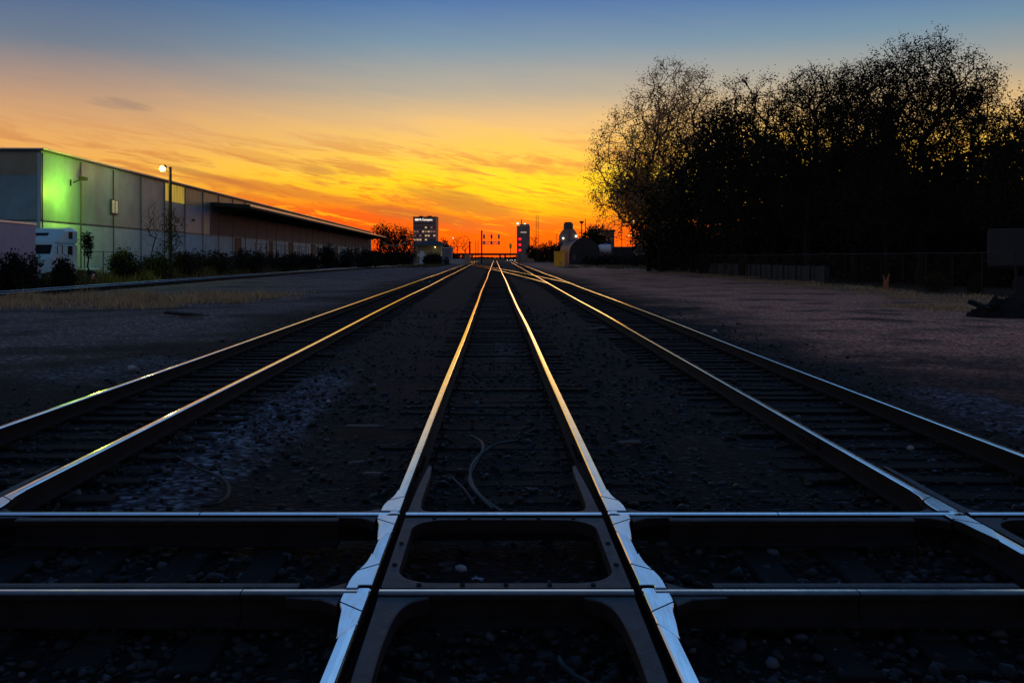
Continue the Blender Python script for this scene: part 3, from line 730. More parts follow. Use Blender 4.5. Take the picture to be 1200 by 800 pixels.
# ivy covered snag
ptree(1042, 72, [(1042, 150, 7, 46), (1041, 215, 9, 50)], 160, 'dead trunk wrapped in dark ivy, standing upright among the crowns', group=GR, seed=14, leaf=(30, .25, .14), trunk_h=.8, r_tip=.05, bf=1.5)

# undergrowth along the belt
def bush(px, Y, wpx, py_top, label, lmat='leaf_bush', n=170, leaf=(26, .22, .12), seed=0, group=None, dense=1.0, cat='bush', name='bush', base=None):
    k = Y / F; x0 = PX(px, Y); h = PZ(py_top, Y); r = wpx * k / 2; rr = random.Random(seed)
    lobes = [(rr.uniform(-.3, .3) * r, rr.uniform(-.3, .3) * r, h * .48, r * .9, r * .9, h * .5)] + [(rr.uniform(-.7, .7) * r, rr.uniform(-.5, .5) * r, h * rr.uniform(.3, .62), r * .5, r * .5, h * .34) for _ in range(4)]
    for _ in range(5): lobes.append((rr.uniform(-.95, .95) * r, rr.uniform(-.5, .5) * r, h * rr.uniform(.2, .45), r * rr.uniform(.2, .45), r * .4, h * rr.uniform(.2, .5)))
    hole = np.random.default_rng(seed).uniform(0, 6, 3)
    th = lambda c: .55 + .6 * np.sin(c[:, 0] * 3.4 / max(r, .5) + hole[0]) * np.sin(c[:, 1] * 3 / max(r, .5) + hole[1]) - .35 * (c[:, 2] > h * .8) + .4 * (c[:, 2] < h * .4)
    return tree((x0, Y, 0), h, lobes, n, label, cat, group, seed, leaf, lmat, .01, .3, th, .12, name, twigs=1)
UG = 'undergrowth bushes along the belt fence'
us = [(790, 128, 50, 270), (828, 116, 55, 262), (862, 105, 60, 258), (893, 97, 55, 268), (925, 91, 60, 255), (962, 85, 65, 262), (1000, 78, 70, 258), (1045, 72, 75, 262), (1090, 66, 80, 258), (1135, 62, 85, 255), (1180, 60, 90, 262), (1230, 58, 90, 250)]
for i, (px, Y, w, t) in enumerate(us):
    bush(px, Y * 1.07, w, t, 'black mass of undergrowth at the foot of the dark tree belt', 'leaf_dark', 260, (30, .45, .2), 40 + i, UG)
bush(1097, 55, 26, 316, 'small olive green weed bush at the edge of the brown gravel, before the belt', 'leaf_olive', 90, (22, .1, .06), 60)
bush(1145, 52, 18, 318, 'small dark weed bush below the grey trailer', 'leaf_bush', 60, (20, .1, .06), 61)

# broken stump
st = empty('tree_stump', (PX(1038, 55), 55, 0), 0, 'short split orange brown tree stump at the edge of the gravel', 'tree stump')
mb = MB(); mb.cyl((0, 0, -.1), (.02, 0, .5), .2, 9, 0, .13); mb.cyl((.03, 0, .4), (.22, .05, 1.0), .11, 7, 0, .03); mb.cyl((-.02, 0, .4), (-.16, 0, .95), .1, 7, 0, .02)
mb.build('stump_wood', mat('split_orange_wood', (.3, .12, .05), .9, 0, .4, 4, .6, 20, .02), st)

# chain link fence along the belt
def fence(name, p0, p1, h, label, step=3.0, wire=.22, group=None, wm='black_steel'):
    a = Vector((*p0, 0)); b = Vector((*p1, 0)); L = (b - a).length; d = (b - a) / L
    f = empty(name, a, math.atan2(d.y, d.x), label, 'fence', group)
    n = int(L / step); post = MB().cyl((0, 0, -.2), (0, 0, h + .05), .035, 8).mesh('post', M['grey_steel' if wm == 'grey_steel' else 'black_steel'])
    for i in range(min(n + 1, 99)): o = link('post', post, f); o.location = (L * i / n, 0, 0)
    mb = MB(); mb.cyl((0, 0, h), (L, 0, h), .028, 6); mb.build('top_rail', M[wm], f)
    v = []; q = []
    for s in (1, -1):
        x = -h
        while x < L:
            x0, z0, x1, z1 = x, 0.04, x + h, h - .03
            if s < 0: z0, z1 = z1, z0
            e = .006
            if x0 >= 0 and x1 <= L:
                k = len(v); y = .038 * s * .2 + .04; v += [(x0 - e, y, z0), (x0 + e, y, z0), (x1 + e, y, z1), (x1 - e, y, z1)]; q.append((k, k+1, k+2, k+3))
            x += wire
    mesh_np('wire_mesh', v, q, M[wm], f)
    return f
fence('chain_link_fence', (23.6, 140), (25.5, 46), 2.2, 'long dark chain link fence at the foot of the tree belt')
# pale block wall that shows through the gaps behind the belt
bw = empty('block_wall', (26.0, 53.5, 0), 0, 'pale low wall glimpsed between the trunks behind the belt', 'wall')
mb = MB(); mb.box(0, .25, 20, 60, -.2, 1.25, 0, .02); mb.build('wall_panel', mat('blue_green_wall', (.02, .03, .03), .8, 0, .2, .6), bw)
for i in range(11):
    o = MB().box(-.14, -.004, 20.2 + i*3.6, 20.45 + i*3.6, -.2, 1.35, 0, .02).build('pier', M['dark_box'], bw)

# grey box trailer at the right edge
bt = empty('box_trailer', (PX(1158, 50), 50, 0), R(-27), 'dark grey box trailer standing under the trees at the right edge', 'trailer')
MB().box(0, 9.5, 0, 2.5, PZ(312, 50), PZ(268, 50), 0, .04).build('body', M['dark_box'], bt)
MB().box(-.02, 9.52, -.03, -.004, PZ(312, 50) - .08, PZ(312, 50) + .06).build('side_rail', M['rail_side'], bt)
MB().box(2.0, 2.12, -.03, -.004, PZ(296, 50), PZ(291, 50)).build('marker_lamp', M['white_paint'], bt)
for x in (1.6, 6.8, 8.0): MB().cyl((x, .15, .5), (x, .45, .5), .5, 20).build('wheel', M['rubber'], bt)
for x in (1.3, 6.0): MB().box(x, x + .1, .3, .4, .02, PZ(312, 50) - .05).build('landing_leg', M['black_steel'], bt)

# heap of dark debris, near right
hp = empty('debris_heap', (PX(1195, 31.5), 31.5, 0), 0, 'black heap of broken timber and dirt on the gravel at the right edge', 'heap')
rr = np.random.default_rng(5); v = []; f = []; nn = 30
for j in range(nn):
    for i in range(nn):
        x = (i / (nn - 1) - .5) * 3.4; y = (j / (nn - 1) - .5) * 2.4; r2 = (x / 1.7) ** 2 + (y / 1.2) ** 2
        v.append((x, y, max(-.05, .62 * (1 - r2) + rr.normal(0, .06) * (r2 < 1) + .12 * math.sin(x * 7) * math.sin(y * 6) * (r2 < .9)) - .03))
for j in range(nn - 1):
    for i in range(nn - 1): f.append((j*nn + i, j*nn + i + 1, (j+1)*nn + i + 1, (j+1)*nn + i))
mesh_np('dirt_mound', v, f, M['dirt'], hp)
for k in range(9):
    a = rr.uniform(0, 3.14); L = rr.uniform(.6, 1.5); Mx = Matrix.Translation((rr.uniform(-1.5, 1.0), rr.uniform(-.8, .4), rr.uniform(.08, .4))) @ Matrix.Rotation(a, 4, 'Z') @ Matrix.Rotation(rr.uniform(-.25, .25), 4, 'Y')
    MB().box(-L/2, L/2, -.09, .09, -.07, .07, 0, .01, Mx).build('broken_timber', M['tie'], hp)

# ---------------------------------------------------------------- warehouse
wh = empty('warehouse', (PX(48, 70), 70, 0), math.atan(.025), 'long grey warehouse with pale lower wall and a canopy over its loading docks', 'warehouse')
ZT = PZ(175, 70); ZS = PZ(258, 70); LEN = 231
MB().box(-70, 0, 0, LEN, ZS, ZT - .143).build('upper_wall', M['clad'], wh)
MB().box(-69.9, -.06, .06, LEN - .1, -.2, ZS - .003).build('lower_wall', M['base_wall'], wh)
MB().box(-70, .01, -.01, LEN, ZS - .05, ZS + .03).build('ledge', M['dark_trim'], wh)
mb = MB(); mb.box(-70.2, .28, -.28, LEN + .2, ZT - .14, ZT - .03); mb.build('eave', M['dark_trim'], wh)
mb = MB(); mb.box(-70.3, .34, -.34, LEN + .3, ZT - .027, ZT + .07, 0, .02); mb.build('roof', M['trim'], wh)
MB().box(-70, .02, -.02, -.004, ZT - 1.9, ZT - .25).build('end_wall_shade_strip', M['clad_light'], wh)  # strip of duller sheet colour paints the shade along the end wall top
# translucent upper strip, bay after bay from the fourth bay on
BAY = 7.0
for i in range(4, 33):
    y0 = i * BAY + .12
    MB().box(.004, .03, y0, y0 + BAY - .24, ZT - 2.1, ZT - .26).build('upper_sheet', M['sheet_lamp_glow'] if (i == 4 and 'sheet_lamp_glow' in M) else M['clad_light'], wh)
for i in range(0, 33):
    MB().box(.032, .12, i * BAY - .05 + (.08 if i == 0 else 0), i * BAY + .05 + (.08 if i == 0 else 0), .0, ZT - .26, 0, .015).build('downspout', M['dark_trim'], wh)
# corner post
MB().box(-.22, -.02, -.09, -.012, 0, ZT - .26).build('corner_panel', M['base_wall'], wh)
# louvred vent on the upper wall
lv = MB().box(.01, .16, 13.3, 15.0, PZ(251, 84), PZ(234, 84) + .0, 0, .02).build('vent', M['dark_trim'], wh)
for s in (13.45, 14.2): MB().box(.162, .2, s, s + .5, PZ(251, 84) + .1, PZ(234, 84) - .1).build('vent_flap', M['white_paint'], lv)
# wall lamp, its hood and bracket
lp = MB(); yl = 5.6; zl = PZ(212, 75.6); lp.cyl((.02, yl, zl - .15), (.7, yl, zl + .12), .05, 6); lp.box(.55, 1.1, yl - .28, yl + .28, zl + .02, zl + .32, 0, .03)
lp.build('wall_lamp', M['black_steel'], wh)
for yv, zv in ((5.0, zl - .45),): MB().box(.01, .1, yv, yv + .12, zv, zv + .5).build('conduit', M['black_steel'], wh)
lp = MB(); lp.cyl((-5.8, -.02, PZ(206, 69)), (-5.6, -.6, PZ(204, 69) + .0), .04, 6); lp.box(-6.1, -5.3, -.9, -.5, PZ(208, 69), PZ(204, 69), 0, .03); lp.build('wall_lamp', M['black_steel'], wh)
# small junction box
MB().box(.01, .2, 38, 38.5, PZ(258, 106), PZ(256, 106)).build('junction_box', M['black_steel'], wh)
# the wall under the canopy, docks
CY0, CY1 = 45.2, 229.0; CZ0 = 8.0
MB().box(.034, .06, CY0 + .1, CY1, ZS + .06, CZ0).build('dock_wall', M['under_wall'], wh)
MB().box(.05, .09, 62, 63.0, ZS + 1.0, ZS + 2.2).build('window', M['dark_trim'], wh)
MB().box(.05, .09, 90, 91.2, ZS + .8, ZS + 2.2).build('window', M['dark_trim'], wh)
for y0, w in ((57.5, 3.6), (79, 3.0), (95, 4), (118, 5.5), (134, 3), (150, 6), (172, 4), (188, 12), (206, 8)):
    dd = MB().box(-.055, .02, y0, y0 + w, .0, ZS - .12).build('dock_door', M['dark_box'], wh)
    MB().box(.022, .3, y0 + .3, y0 + w - .3, .9, 1.2).build('bumper', M['rubber'], dd)
# canopy with a light metal edge
cn = MB().raw([(0.16, CY0, CZ0 + .25), (4.9, CY0, CZ0 - .02), (4.9, CY1, CZ0 - .02), (.16, CY1, CZ0 + .25), (.16, CY0, CZ0 + .75), (4.9, CY0, CZ0 + .42), (4.9, CY1, CZ0 + .42), (.16, CY1, CZ0 + .75)],
     [(3, 2, 1, 0), (4, 5, 6, 7), (0, 1, 5, 4), (1, 2, 6, 5), (2, 3, 7, 6), (3, 0, 4, 7)]).build('canopy', M['roof_dark'], wh)
MB().box(4.903, 4.99, CY0 - .02, CY1, CZ0 + .22, CZ0 + .46).build('fascia', M['trim'], cn)
for i in range(24): MB().raw([(.17, CY0 + 4 + i*7.6, CZ0 - .5), (.17, CY0 + 4.25 + i*7.6, CZ0 - .5), (4.7, CY0 + 4.25 + i*7.6, CZ0 - .14), (4.7, CY0 + 4 + i*7.6, CZ0 - .14), (.17, CY0 + 4 + i*7.6, CZ0 + .23), (.17, CY0 + 4.25 + i*7.6, CZ0 + .23), (4.7, CY0 + 4.25 + i*7.6, CZ0 - .03), (4.7, CY0 + 4 + i*7.6, CZ0 - .03)],
     [(3, 2, 1, 0), (4, 5, 6, 7), (0, 1, 5, 4), (1, 2, 6, 5), (2, 3, 7, 6), (3, 0, 4, 7)]).build('bracket', M['roof_dark'], cn)

# ---------------------------------------------------------------- semi truck, trailer
def wheel(parent, c, r, w):
    t = MB(); t.cyl((c[0] - w/2, c[1], c[2]), (c[0] + w/2, c[1], c[2]), r, 20); o = t.build('wheel', M['rubber'], parent)
    MB().cyl((c[0] + w/2 - .02, c[1], c[2]), (c[0] + w/2 + .03, c[1], c[2]), r * .55, 16, 0, r * .4).build('rim', M['chrome'], o)
trk = empty('semi_truck', (-31.1, 64, 0), R(-5), 'pale semi truck cab with a sloping roof fairing, parked by the green lit wall', 'truck')
# local: front towards -y, width along x
W = 1.22
def loft(secs, name, m, parent, smooth=False):
    mb = MB(); n = len(secs[0]); v = [p for s in secs for p in s]; f = [tuple(range(n - 1, -1, -1)), tuple(range((len(secs) - 1) * n, len(secs) * n))]
    for k in range(len(secs) - 1):
        for i in range(n): f.append((k*n + i, k*n + (i+1) % n, (k+1)*n + (i+1) % n, (k+1)*n + i))
    return mb.raw(v, f).build(name, m, parent, smooth)
def sec(y, hw, z0, z1, ch=.14): return [(-hw, y, z0), (hw, y, z0), (hw, y, z1 - ch), (hw - ch, y, z1), (-hw + ch, y, z1), (-hw, y, z1 - ch)]
loft([sec(-1.55, 1.08, .9, 2.0), sec(-.45, 1.18, .9, 2.12), sec(-.42, W, 1.0, 2.15), sec(-.05, W, 1.0, 2.95), sec(2.75, W, 1.0, 2.95)], 'cab', M['truck_paint'], trk)
loft([sec(-.05, 1.12, 2.953, 3.02, .05), sec(.35, W, 2.953, 3.35, .18), sec(1.25, W, 2.953, 3.95, .22), sec(2.3, W, 2.953, 4.05, .25), sec(2.75, W, 2.953, 4.02, .25)], 'roof_fairing', M['truck_paint'], trk)
MB().raw([(-.75, .46, 3.475), (.35, .46, 3.475), (.3, .74, 3.655), (-.6, .74, 3.655)], [(0, 1, 2, 3)]).build('fairing_vent', M['glass'], trk)
MB().raw([(-1.05, -.415, 2.19), (1.05, -.415, 2.19), (1.03, -.13, 2.83), (-1.03, -.13, 2.83)], [(0, 1, 2, 3)]).build('windshield', M['glass'], trk)
for z0, z1, y0, y1 in ((2.15, 2.8, .15, .85), (2.15, 2.75, 1.5, 2.1), (3.25, 3.75, 1.6, 2.1)):
    for s in (-1, 1): MB().box(s * (W + .004) if s > 0 else -(W + .014), s * (W + .014) if s > 0 else -(W + .004), y0, y1, z0, z1).build('side_window', M['glass'], trk)
MB().box(-.85, .85, -1.60, -1.553, 1.0, 1.75, 0, .015).build('grille', M['black_steel'], trk)
MB().box(-1.2, 1.2, -1.75, -1.50, .42, .86, 0, .06).build('bumper', M['truck_paint'], trk)
for s in (-1, 1):
    MB().box(s * .97 - .14, s * .97 + .14, -1.62, -1.556, 1.05, 1.35, 0, .02).build('headlight', M['headlamp'], trk)
    mr = MB().box(s * 1.5 - .13, s * 1.5 + .13, -.05, .05, 2.1, 2.75, 0, .03); mr.cyl((s * 1.23, .05, 2.7), (s * 1.5, 0, 2.7), .025, 6); mr.build('mirror', M['truck_paint'], trk)
    MB().cyl((s * .95, 1.15, .72), (s * .95, 2.55, .72), .33, 16).build('fuel_tank', M['chrome'], trk)
    wheel(trk, (s * 1.02, -.75, .5), .5, .3)
    for y in (3.7, 5.0): wheel(trk, (s * .98, y, .5), .5, .5)
    MB().box(s * 1.0 - .35, s * 1.0 + .35, 3.1, 5.7, 1.08, 1.16, 0, .02).build('mudguard', M['truck_paint'], trk)
MB().box(-.45, .45, -1.2, 5.8, .6, .95).build('chassis', M['black_steel'], trk)
MB().cyl((0, 4.3, .95), (0, 4.3, 1.15), .45, 16).build('fifth_wheel', M['black_steel'], trk)

tl = empty('box_trailer', (-29.05, 59.4, 0), R(6.6), 'pale grey box trailer cut off by the left edge, parked before the truck', 'trailer')
zt = PZ(262, 59.4)
MB().box(-2.5, 0, -14.5, 0, 1.15, zt - .12, 0, .03).build('body', M['trailer_side'], tl)
MB().box(-2.53, .03, -14.52, .03, zt - .117, zt + .02, 0, .02).build('roof_rail', M['trailer_rail'], tl)
MB().box(.004, .02, -14.5, 0, 1.05, 1.25).build('side_rail', M['dark_box'], tl)
for y in (-2.0, -3.3): MB().cyl((-.75, y, .5), (-.2, y, .5), .5, 18).build('wheel', M['rubber'], tl)
MB().box(-.55, -.4, -12, -11.85, .02, 1.1).build('landing_leg', M['black_steel'], tl)

fence('chain_link_fence', (PX(99, 69), 69.0), (PX(141, 76), 76.0), 2.4, 'short chain link fence beside the truck, before the lit wall', 2.4, .25, wm='black_steel')
fence('chain_link_fence', (-28.6, 112), (-29.4, 148), 3.6, 'taller dark fence in front of the loading docks', 3.0, .16)

# street lamp on a pole
sp_ = empty('street_lamp', (PX(199.5, 85), 85, 0), 0, 'tall wooden lamp pole with one glaring yellow lamp, before the warehouse', 'street lamp')
zl2 = PZ(197, 85)
MB().cyl((0, 0, -.2), (0, 0, zl2 + .1), .19, 10, 0, .13).build('pole', M['dark_wood'], sp_)
pts = [(0, 0, zl2 - .5), (-.25, 0, zl2 - .35), (-.45, 0, zl2 - .05), (-.5, 0, zl2 + .05)]
MB().tube(pts, .035, 8).build('arm', M['black_steel'], sp_)
MB().cyl((-.38, 0, zl2 + .22), (-.62, -.04, zl2 - .02), .13, 12, 0, .24).build('lamp_hood', M['black_steel'], sp_)
LG = glow('sodium_lamp_lit', (1.0, .74, .26), 3.6)
MB().ball((-.64, -.1, zl2 - .06), .27, 10).build('lamp_globe', LG, sp_)

# bushes before the warehouse
HB = [(18, 53.5, 44, 290, 'round dark bush hiding the wheels of the pale trailer'), (75, 58.5, 11, 302, 'small dark bush in front of the truck grille'),
      (147, 75, 30, 292, 'dark bush at the near end of the hedge row'), (180, 81, 40, 294, 'dark bush left of the lamp pole in the hedge row'), (216, 88.5, 34, 291, 'dark bush at the foot of the lamp pole'),
      (252, 99, 52, 292, 'dark bush right of the lamp pole, before the dock wall'), (290, 111, 34, 289, 'dark bush near the corner of the canopy'), (383, 160, 20, 285, 'narrow dark bush standing before the white dock wall'),
      (325, 124, 44, 294, 'low dark bush along the tall dock fence'), (355, 140, 34, 295, 'low dark bush at the far end of the dock fence'),
      (420, 170, 46, 289, 'wide dark bush under the far end of the canopy'), (447, 205, 36, 291, 'dark bush mass past the end of the warehouse'), (470, 220, 26, 292, 'dark bush mass below the office tower'), (507, 236, 15, 297, 'low round black bush before the cream building')]
for i, (px, Y, w, t, lb) in enumerate(HB):
    bush(px, Y, w, t, lb, 'leaf_bush', 300, (20, .14 + Y * .0012, .05 + Y * .0007), 80 + i, 'dark bushes before the warehouse')
ptree(200, 83.5, [(201, 285, 12, 26), (197, 262, 9, 22), (207, 262, 8, 20)], 160, 'thin ragged sapling growing up around the lamp pole', seed=101, leaf=(5, .14, .07), twigs=2, r_tip=.01, trunk_h=.3)
ptree(103, 67, [(103, 282, 7, 11), (104, 290, 5, 12)], 90, 'small leafy sapling beside the truck, dark against the lit wall', seed=102, leaf=(7, .1, .09), r_tip=.01, trunk_h=.4)
ptree(178, 78, [(178, 262, 12, 28)], 90, 'thin bare sapling left of the lamp pole', seed=103, leaf=(1, .1, .05), twigs=2, r_tip=.010, trunk_h=.35)

# trees far on the left behind the warehouse end
FT = 'small trees past the far end of the warehouse'
for i, (px, top, w, Y, lb) in enumerate([(446, 262, 18, 335, 'pale thin tree touching the warehouse roof end'), (456, 265, 20, 330, 'dark small tree second from the warehouse end'), (466, 263, 20, 340, 'dark small tree between the warehouse and the office tower'), (477, 268, 18, 335, 'dark small tree just left of the office tower')]):
    ptree(px, Y, [(px, top + 12, w/2, 12), (px + 1, top + 26, w/2, 14)], 150, lb, group=FT, seed=110 + i, leaf=(5, .6, .36), r_tip=.06, twigs=1)
for i, (px, top, w, Y, lb) in enumerate([(519, 281, 14, 330, 'small dark tree right of the office tower'), (526, 287, 12, 325, 'low dark tree beside the grey shed')]):
    ptree(px, Y, [(px, top + 8, w/2, 8), (px, top + 16, w/2, 8)], 130, lb, seed=120 + i, leaf=(6, .5, .36), r_tip=.05)
for i, (px, top, w, Y, lb) in enumerate([(536, 276, 16, 350, 'bare tree against the red sky, first right of the grey shed'), (545, 276, 14, 355, 'bare tree against the red sky, beside the signal posts')]):
    ptree(px, Y, [(px, top + 9, w/2, 10)], 90, lb, seed=130 + i, leaf=(1, .3, .12), twigs=2, r_tip=.035, trunk_h=.35, thin=lambda c: np.full(len(c), .05), lmat='leaf_brown')

# ---------------------------------------------------------------- middle distance, left of the line
def simple_box_building(name, px0, px1, pt, pb, Y, depth, wall, label, cat='building', zb=None):
    x0, x1 = PX(px0, Y), PX(px1, Y)
    e = empty(name, ((x0 + x1) / 2, Y, 0), 0, label, cat); w = (x1 - x0) / 2
    MB().box(-w, w, 0, depth, -.2 if zb is None else zb, PZ(pt, Y)).build('wall', wall, e)
    return e, w
# office tower with lit windows and its sign
YT = 900.0; x0, x1 = PX(484, YT), PX(511, YT); wT = (x1 - x0) / 2; zT = PZ(254.5, YT)
ot = empty('office_tower', ((x0 + x1) / 2, YT, 0), R(-4), 'dark square office tower with a lit sign at its top and some lit windows', 'office tower')
MB().box(-wT, wT, 0, 2*wT*.8, -.2, zT).build('wall', M['tower_skin'], ot)
MB().box(-wT - .2, wT + .2, -.2, 2*wT*.8 + .2, zT + .01, zT + .5).build('roof', M['roof_dark'], ot)
for a, b in ((-6, -3), (2, 6)): MB().box(a, b, 5, 9, zT + .51, zT + 1.5).build('roof_plant', M['roof_dark'], ot)
GW = [glow('lit_office_window', (1.0, .62, .3), .5), glow('dim_office_window', (1.0, .5, .3), .12)]
DW = mat('dark_office_window', (.02, .017, .02), .3)
rr = random.Random(3); nC = 8
lit = {(1, 4): 0, (1, 6): 1, (2, 0): 1, (2, 1): 1, (2, 3): 0, (2, 4): 1, (2, 5): 0, (2, 6): 1, (2, 7): 1, (3, 0): 1, (3, 2): 1, (3, 4): 0, (3, 5): 0, (3, 7): 0, (4, 0): 0, (4, 1): 0, (4, 2): 0, (4, 4): 0, (5, 1): 1, (5, 4): 0}
wmesh = {}
for key, mt in (('d', DW), (0, GW[0]), (1, GW[1])): wmesh[key] = MB().box(-.95, .95, -.06, -.004, -.75, .75).mesh('window', mt)
for r_ in range(10):
    for c in range(nC):
        o = link('window', wmesh[lit.get((r_, c), 'd')], ot); o.location = (-wT + 1.6 + c * (2*wT - 3.2) / (nC - 1), 0, zT - 6.0 - r_ * 3.9)
sg = bpy.data.curves.new('sign_lettering', 'FONT'); sg.body = 'BBVA Compass'; sg.size = 2.9; sg.align_x = 'CENTER'; sg.extrude = .1
so = bpy.data.objects.new('sign_lettering', sg); C.objects.link(so)
dg = bpy.context.evaluated_depsgraph_get(); me = bpy.data.meshes.new_from_object(so.evaluated_get(dg)); bpy.data.objects.remove(so)
me.materials.clear(); me.materials.append(glow('lit_sign_letters', (1.0, .95, .8), 1.6))
so = link('sign_lettering', me, ot); so.location = (-.8, -.15, zT - 3.3); so.rotation_euler = (math.pi/2, 0, 0)
xs_ = [v.co.x for v in me.vertices]; k = 16.5 / (max(xs_) - min(xs_)); so.scale = (k, k, 1)

# low dark building with a wide roof, cream wall under lamp light
YL = 320.0
cb, w = simple_box_building('low_building', 488, 519, 287.5, 305, YL, 14, M['cream_wall'], 'low cream building under a wide dark roof, lit by a wall lamp')
zr = PZ(287.5, YL)
MB().raw([(-w - 1.6, -3, zr), (w + 1.8, -3, zr), (w + 1.8, 16, zr), (-w - 1.6, 16, zr), (-w*.5, 6, zr + 1.7), (w*.5, 6, zr + 1.7)], [(3, 2, 1, 0), (0, 1, 5, 4), (1, 2, 5), (2, 3, 4, 5), (3, 0, 4)]).build('roof', M['roof_dark'], cb)
for x in (-w + .5, w - .3): MB().cyl((x, -2.6, 0), (x, -2.6, zr), .14, 8).build('post', M['cream_wall'], cb)
MB().box(-2.8, -1.4, -.06, -.004, 0, 2.3).build('door', M['dark_box'], cb)
MB().box(-.6, 1.5, -.06, -.004, 1.1, 2.4).build('window', M['glass'], cb)
MB().box(-w + .2, -w + 3.0, -.08, -.004, 2.4, 3.2).build('notice_board', M['white_paint'], cb)
MB().ball((w - 2.6, -.4, zr - .6), .1, 8).build('lamp', glow('wall_lamp_lit', (1, .85, .35), 12), cb)
gs, w = simple_box_building('shed', 518, 529, 290.5, 305, 300, 8, M['grey_wall'], 'small grey shed with a flat roof beside the cream building', 'shed')
MB().box(-w - .2, w + .2, -.3, 8.2, PZ(290.5, 300) + .01, PZ(289.8, 300)).build('roof', M['white_paint'], gs)
MB().box(-.7, .5, -.05, -.004, 0, 2.1).build('door', M['dark_box'], gs)
# white cabinet
wc = empty('equipment_cabinet', (PX(494.5, 245), 245, 0), R(6), 'narrow white equipment cabinet beside the far end of the siding', 'cabinet')
MB().box(-.58, .58, 0, .9, .12, PZ(294.6, 245), 0, .03).build('body', M['white_paint'], wc)
MB().box(-.7, .7, -.1, 1.0, -.1, .118).build('plinth', M['concrete'], wc)
dr = MB().box(-.05, .5, -.03, -.004, .3, PZ(296, 245)).build('door', M['white_paint'], wc); MB().box(-.02, .03, -.08, -.032, 1.3, 1.6).build('handle', M['black_steel'], dr)
MB().box(-.64, .64, -.06, .96, PZ(294.6, 245) + .003, PZ(294.2, 245)).build('roof', M['white_paint'], wc)
# low concrete wall strip
cw = empty('retaining_wall', (PX(513, 250), 250, 0), 0, 'low pale concrete wall running beside the far tracks', 'wall')
MB().box(0, PX(546, 250) - PX(513, 250), 0, .4, -.1, 1.35, 0, .03).build('wall_panel', M['concrete'], cw)
MB().box(-.06, PX(546, 250) - PX(513, 250) + .06, -.06, .46, 1.352, 1.5, 0, .02).build('coping', M['base_wall'], cw)
db = empty('trash_container', (PX(523, 244), 244, 0), 0, 'small black container in front of the low concrete wall', 'container')
MB().box(-.75, .75, 0, .9, .1, 1.35, 0, .05).build('body', M['black_steel'], db); MB().box(-.8, .8, -.05, .95, 1.352, 1.46, 0, .02).build('lid', M['roof_dark'], db)
tc_ = empty('equipment_cabinet', (PX(548, 240), 240, 0), 0, 'tan equipment cabinet beside the thick post near the far tracks', 'cabinet')
MB().box(-.75, .75, 0, 1.0, .0, PZ(297.5, 240), 0, .03).build('body', M['tan_paint'], tc_); MB().box(-.82, .82, -.07, 1.07, PZ(297.5, 240) + .003, PZ(297, 240)).build('roof', M['dark_box'], tc_)
# sagging cable from the warehouse end to a post
cbA = Vector((PX(449, 300), 300, PZ(284, 300))); cbB = Vector((PX(483, 300), 300, PZ(276, 300)))
pts = []
for i in range(25):
    t = i / 24; p = cbA.lerp(cbB, t); p.z -= 2.6 * 4 * t * (1 - t) * .8; pts.append(p)
tag(MB().tube(pts, .09, 6).build('hanging_cable', M['trim'], None), 'thick pale cable sagging between the warehouse end and a post', 'cable')
up = empty('utility_pole', cbB * 1.0 - Vector((0, 0, cbB.z)), 0, 'dark utility post holding the sagging cable', 'utility pole')
MB().cyl((0, 0, -.2), (0, 0, cbB.z + .5), .16, 8).build('pole', M['dark_wood'], up); MB().box(-.8, .8, -.08, .08, cbB.z + .05, cbB.z + .2).build('crossarm', M['dark_wood'], up)

# posts and the signal bridge
def post(px, Y, top, r, label, cat='pole', name='pole', arms=(), m='black_steel', extra=None):
    e = empty(name, (PX(px, Y), Y, 0), 0, label, cat)
    MB().cyl((0, 0, -.2), (0, 0, PZ(top, Y)), r, 10, 0, r * .75).build('shaft', M[m], e)
    for (z, L) in arms: MB().box(-L/2, L/2, -.08, .08, PZ(z, Y) - .1, PZ(z, Y) + .1).build('crossarm', M[m], e)
    return e
post(550.5, 262, 283, .28, 'thick dark post, leftmost of the posts before the signal bridge', arms=[(284, 1.0)])
post(557.5, 270, 282, .1, 'thin post between the thick post and the signal bridge mast')
post(560.3, 272, 282, .1, 'thin post closest to the signal bridge mast')
YS = 280.0
sb = empty('signal_bridge', (PX(564.5, YS), YS, 0), 0, 'cantilever railway signal bridge with three pairs of signal heads', 'railway signal')
MB().cyl((0, 0, -.2), (0, 0, PZ(270, YS)), .22, 10).build('mast', M['black_steel'], sb)
za = PZ(283.2, YS); zb_ = PZ(286, YS); xe = PX(586, YS) - PX(564.5, YS)
mb = MB(); mb.box(0, xe, -.35, -.2, za - .08, za + .08); mb.box(0, xe, -.35, -.2, zb_ - .08, zb_ + .08)
for i in range(7):
    a = xe * i / 7; b = xe * (i + 1) / 7; mb.cyl((a, -.28, za if i % 2 else zb_), (b, -.28, zb_ if i % 2 else za), .04, 5)
mb.build('cantilever', M['signal_grey'], sb)
for px in (567.3, 576, 584.6):
    x = PX(px, YS) - PX(564.5, YS)
    MB().cyl((x, -.4, zb_ - .4), (x, -.4, PZ(275, YS)), .06, 6).build('signal_post', M['signal_grey'], sb)
    for zc in (277.3, 284.2):
        z = PZ(zc, YS); h = .62 if zc < 280 else .38
        hd = MB().box(x - .28, x + .28, -.65, -.45, z - h, z + h, 0, .05).build('signal_head', M['signal_grey'], sb)
        for q in ((-.33, .33) if zc < 280 else (0,)):
            MB().cyl((x, -.653, z + q), (x, -.9, z + q), .17, 10, 0, .15).build('visor', M['black_steel'], hd)
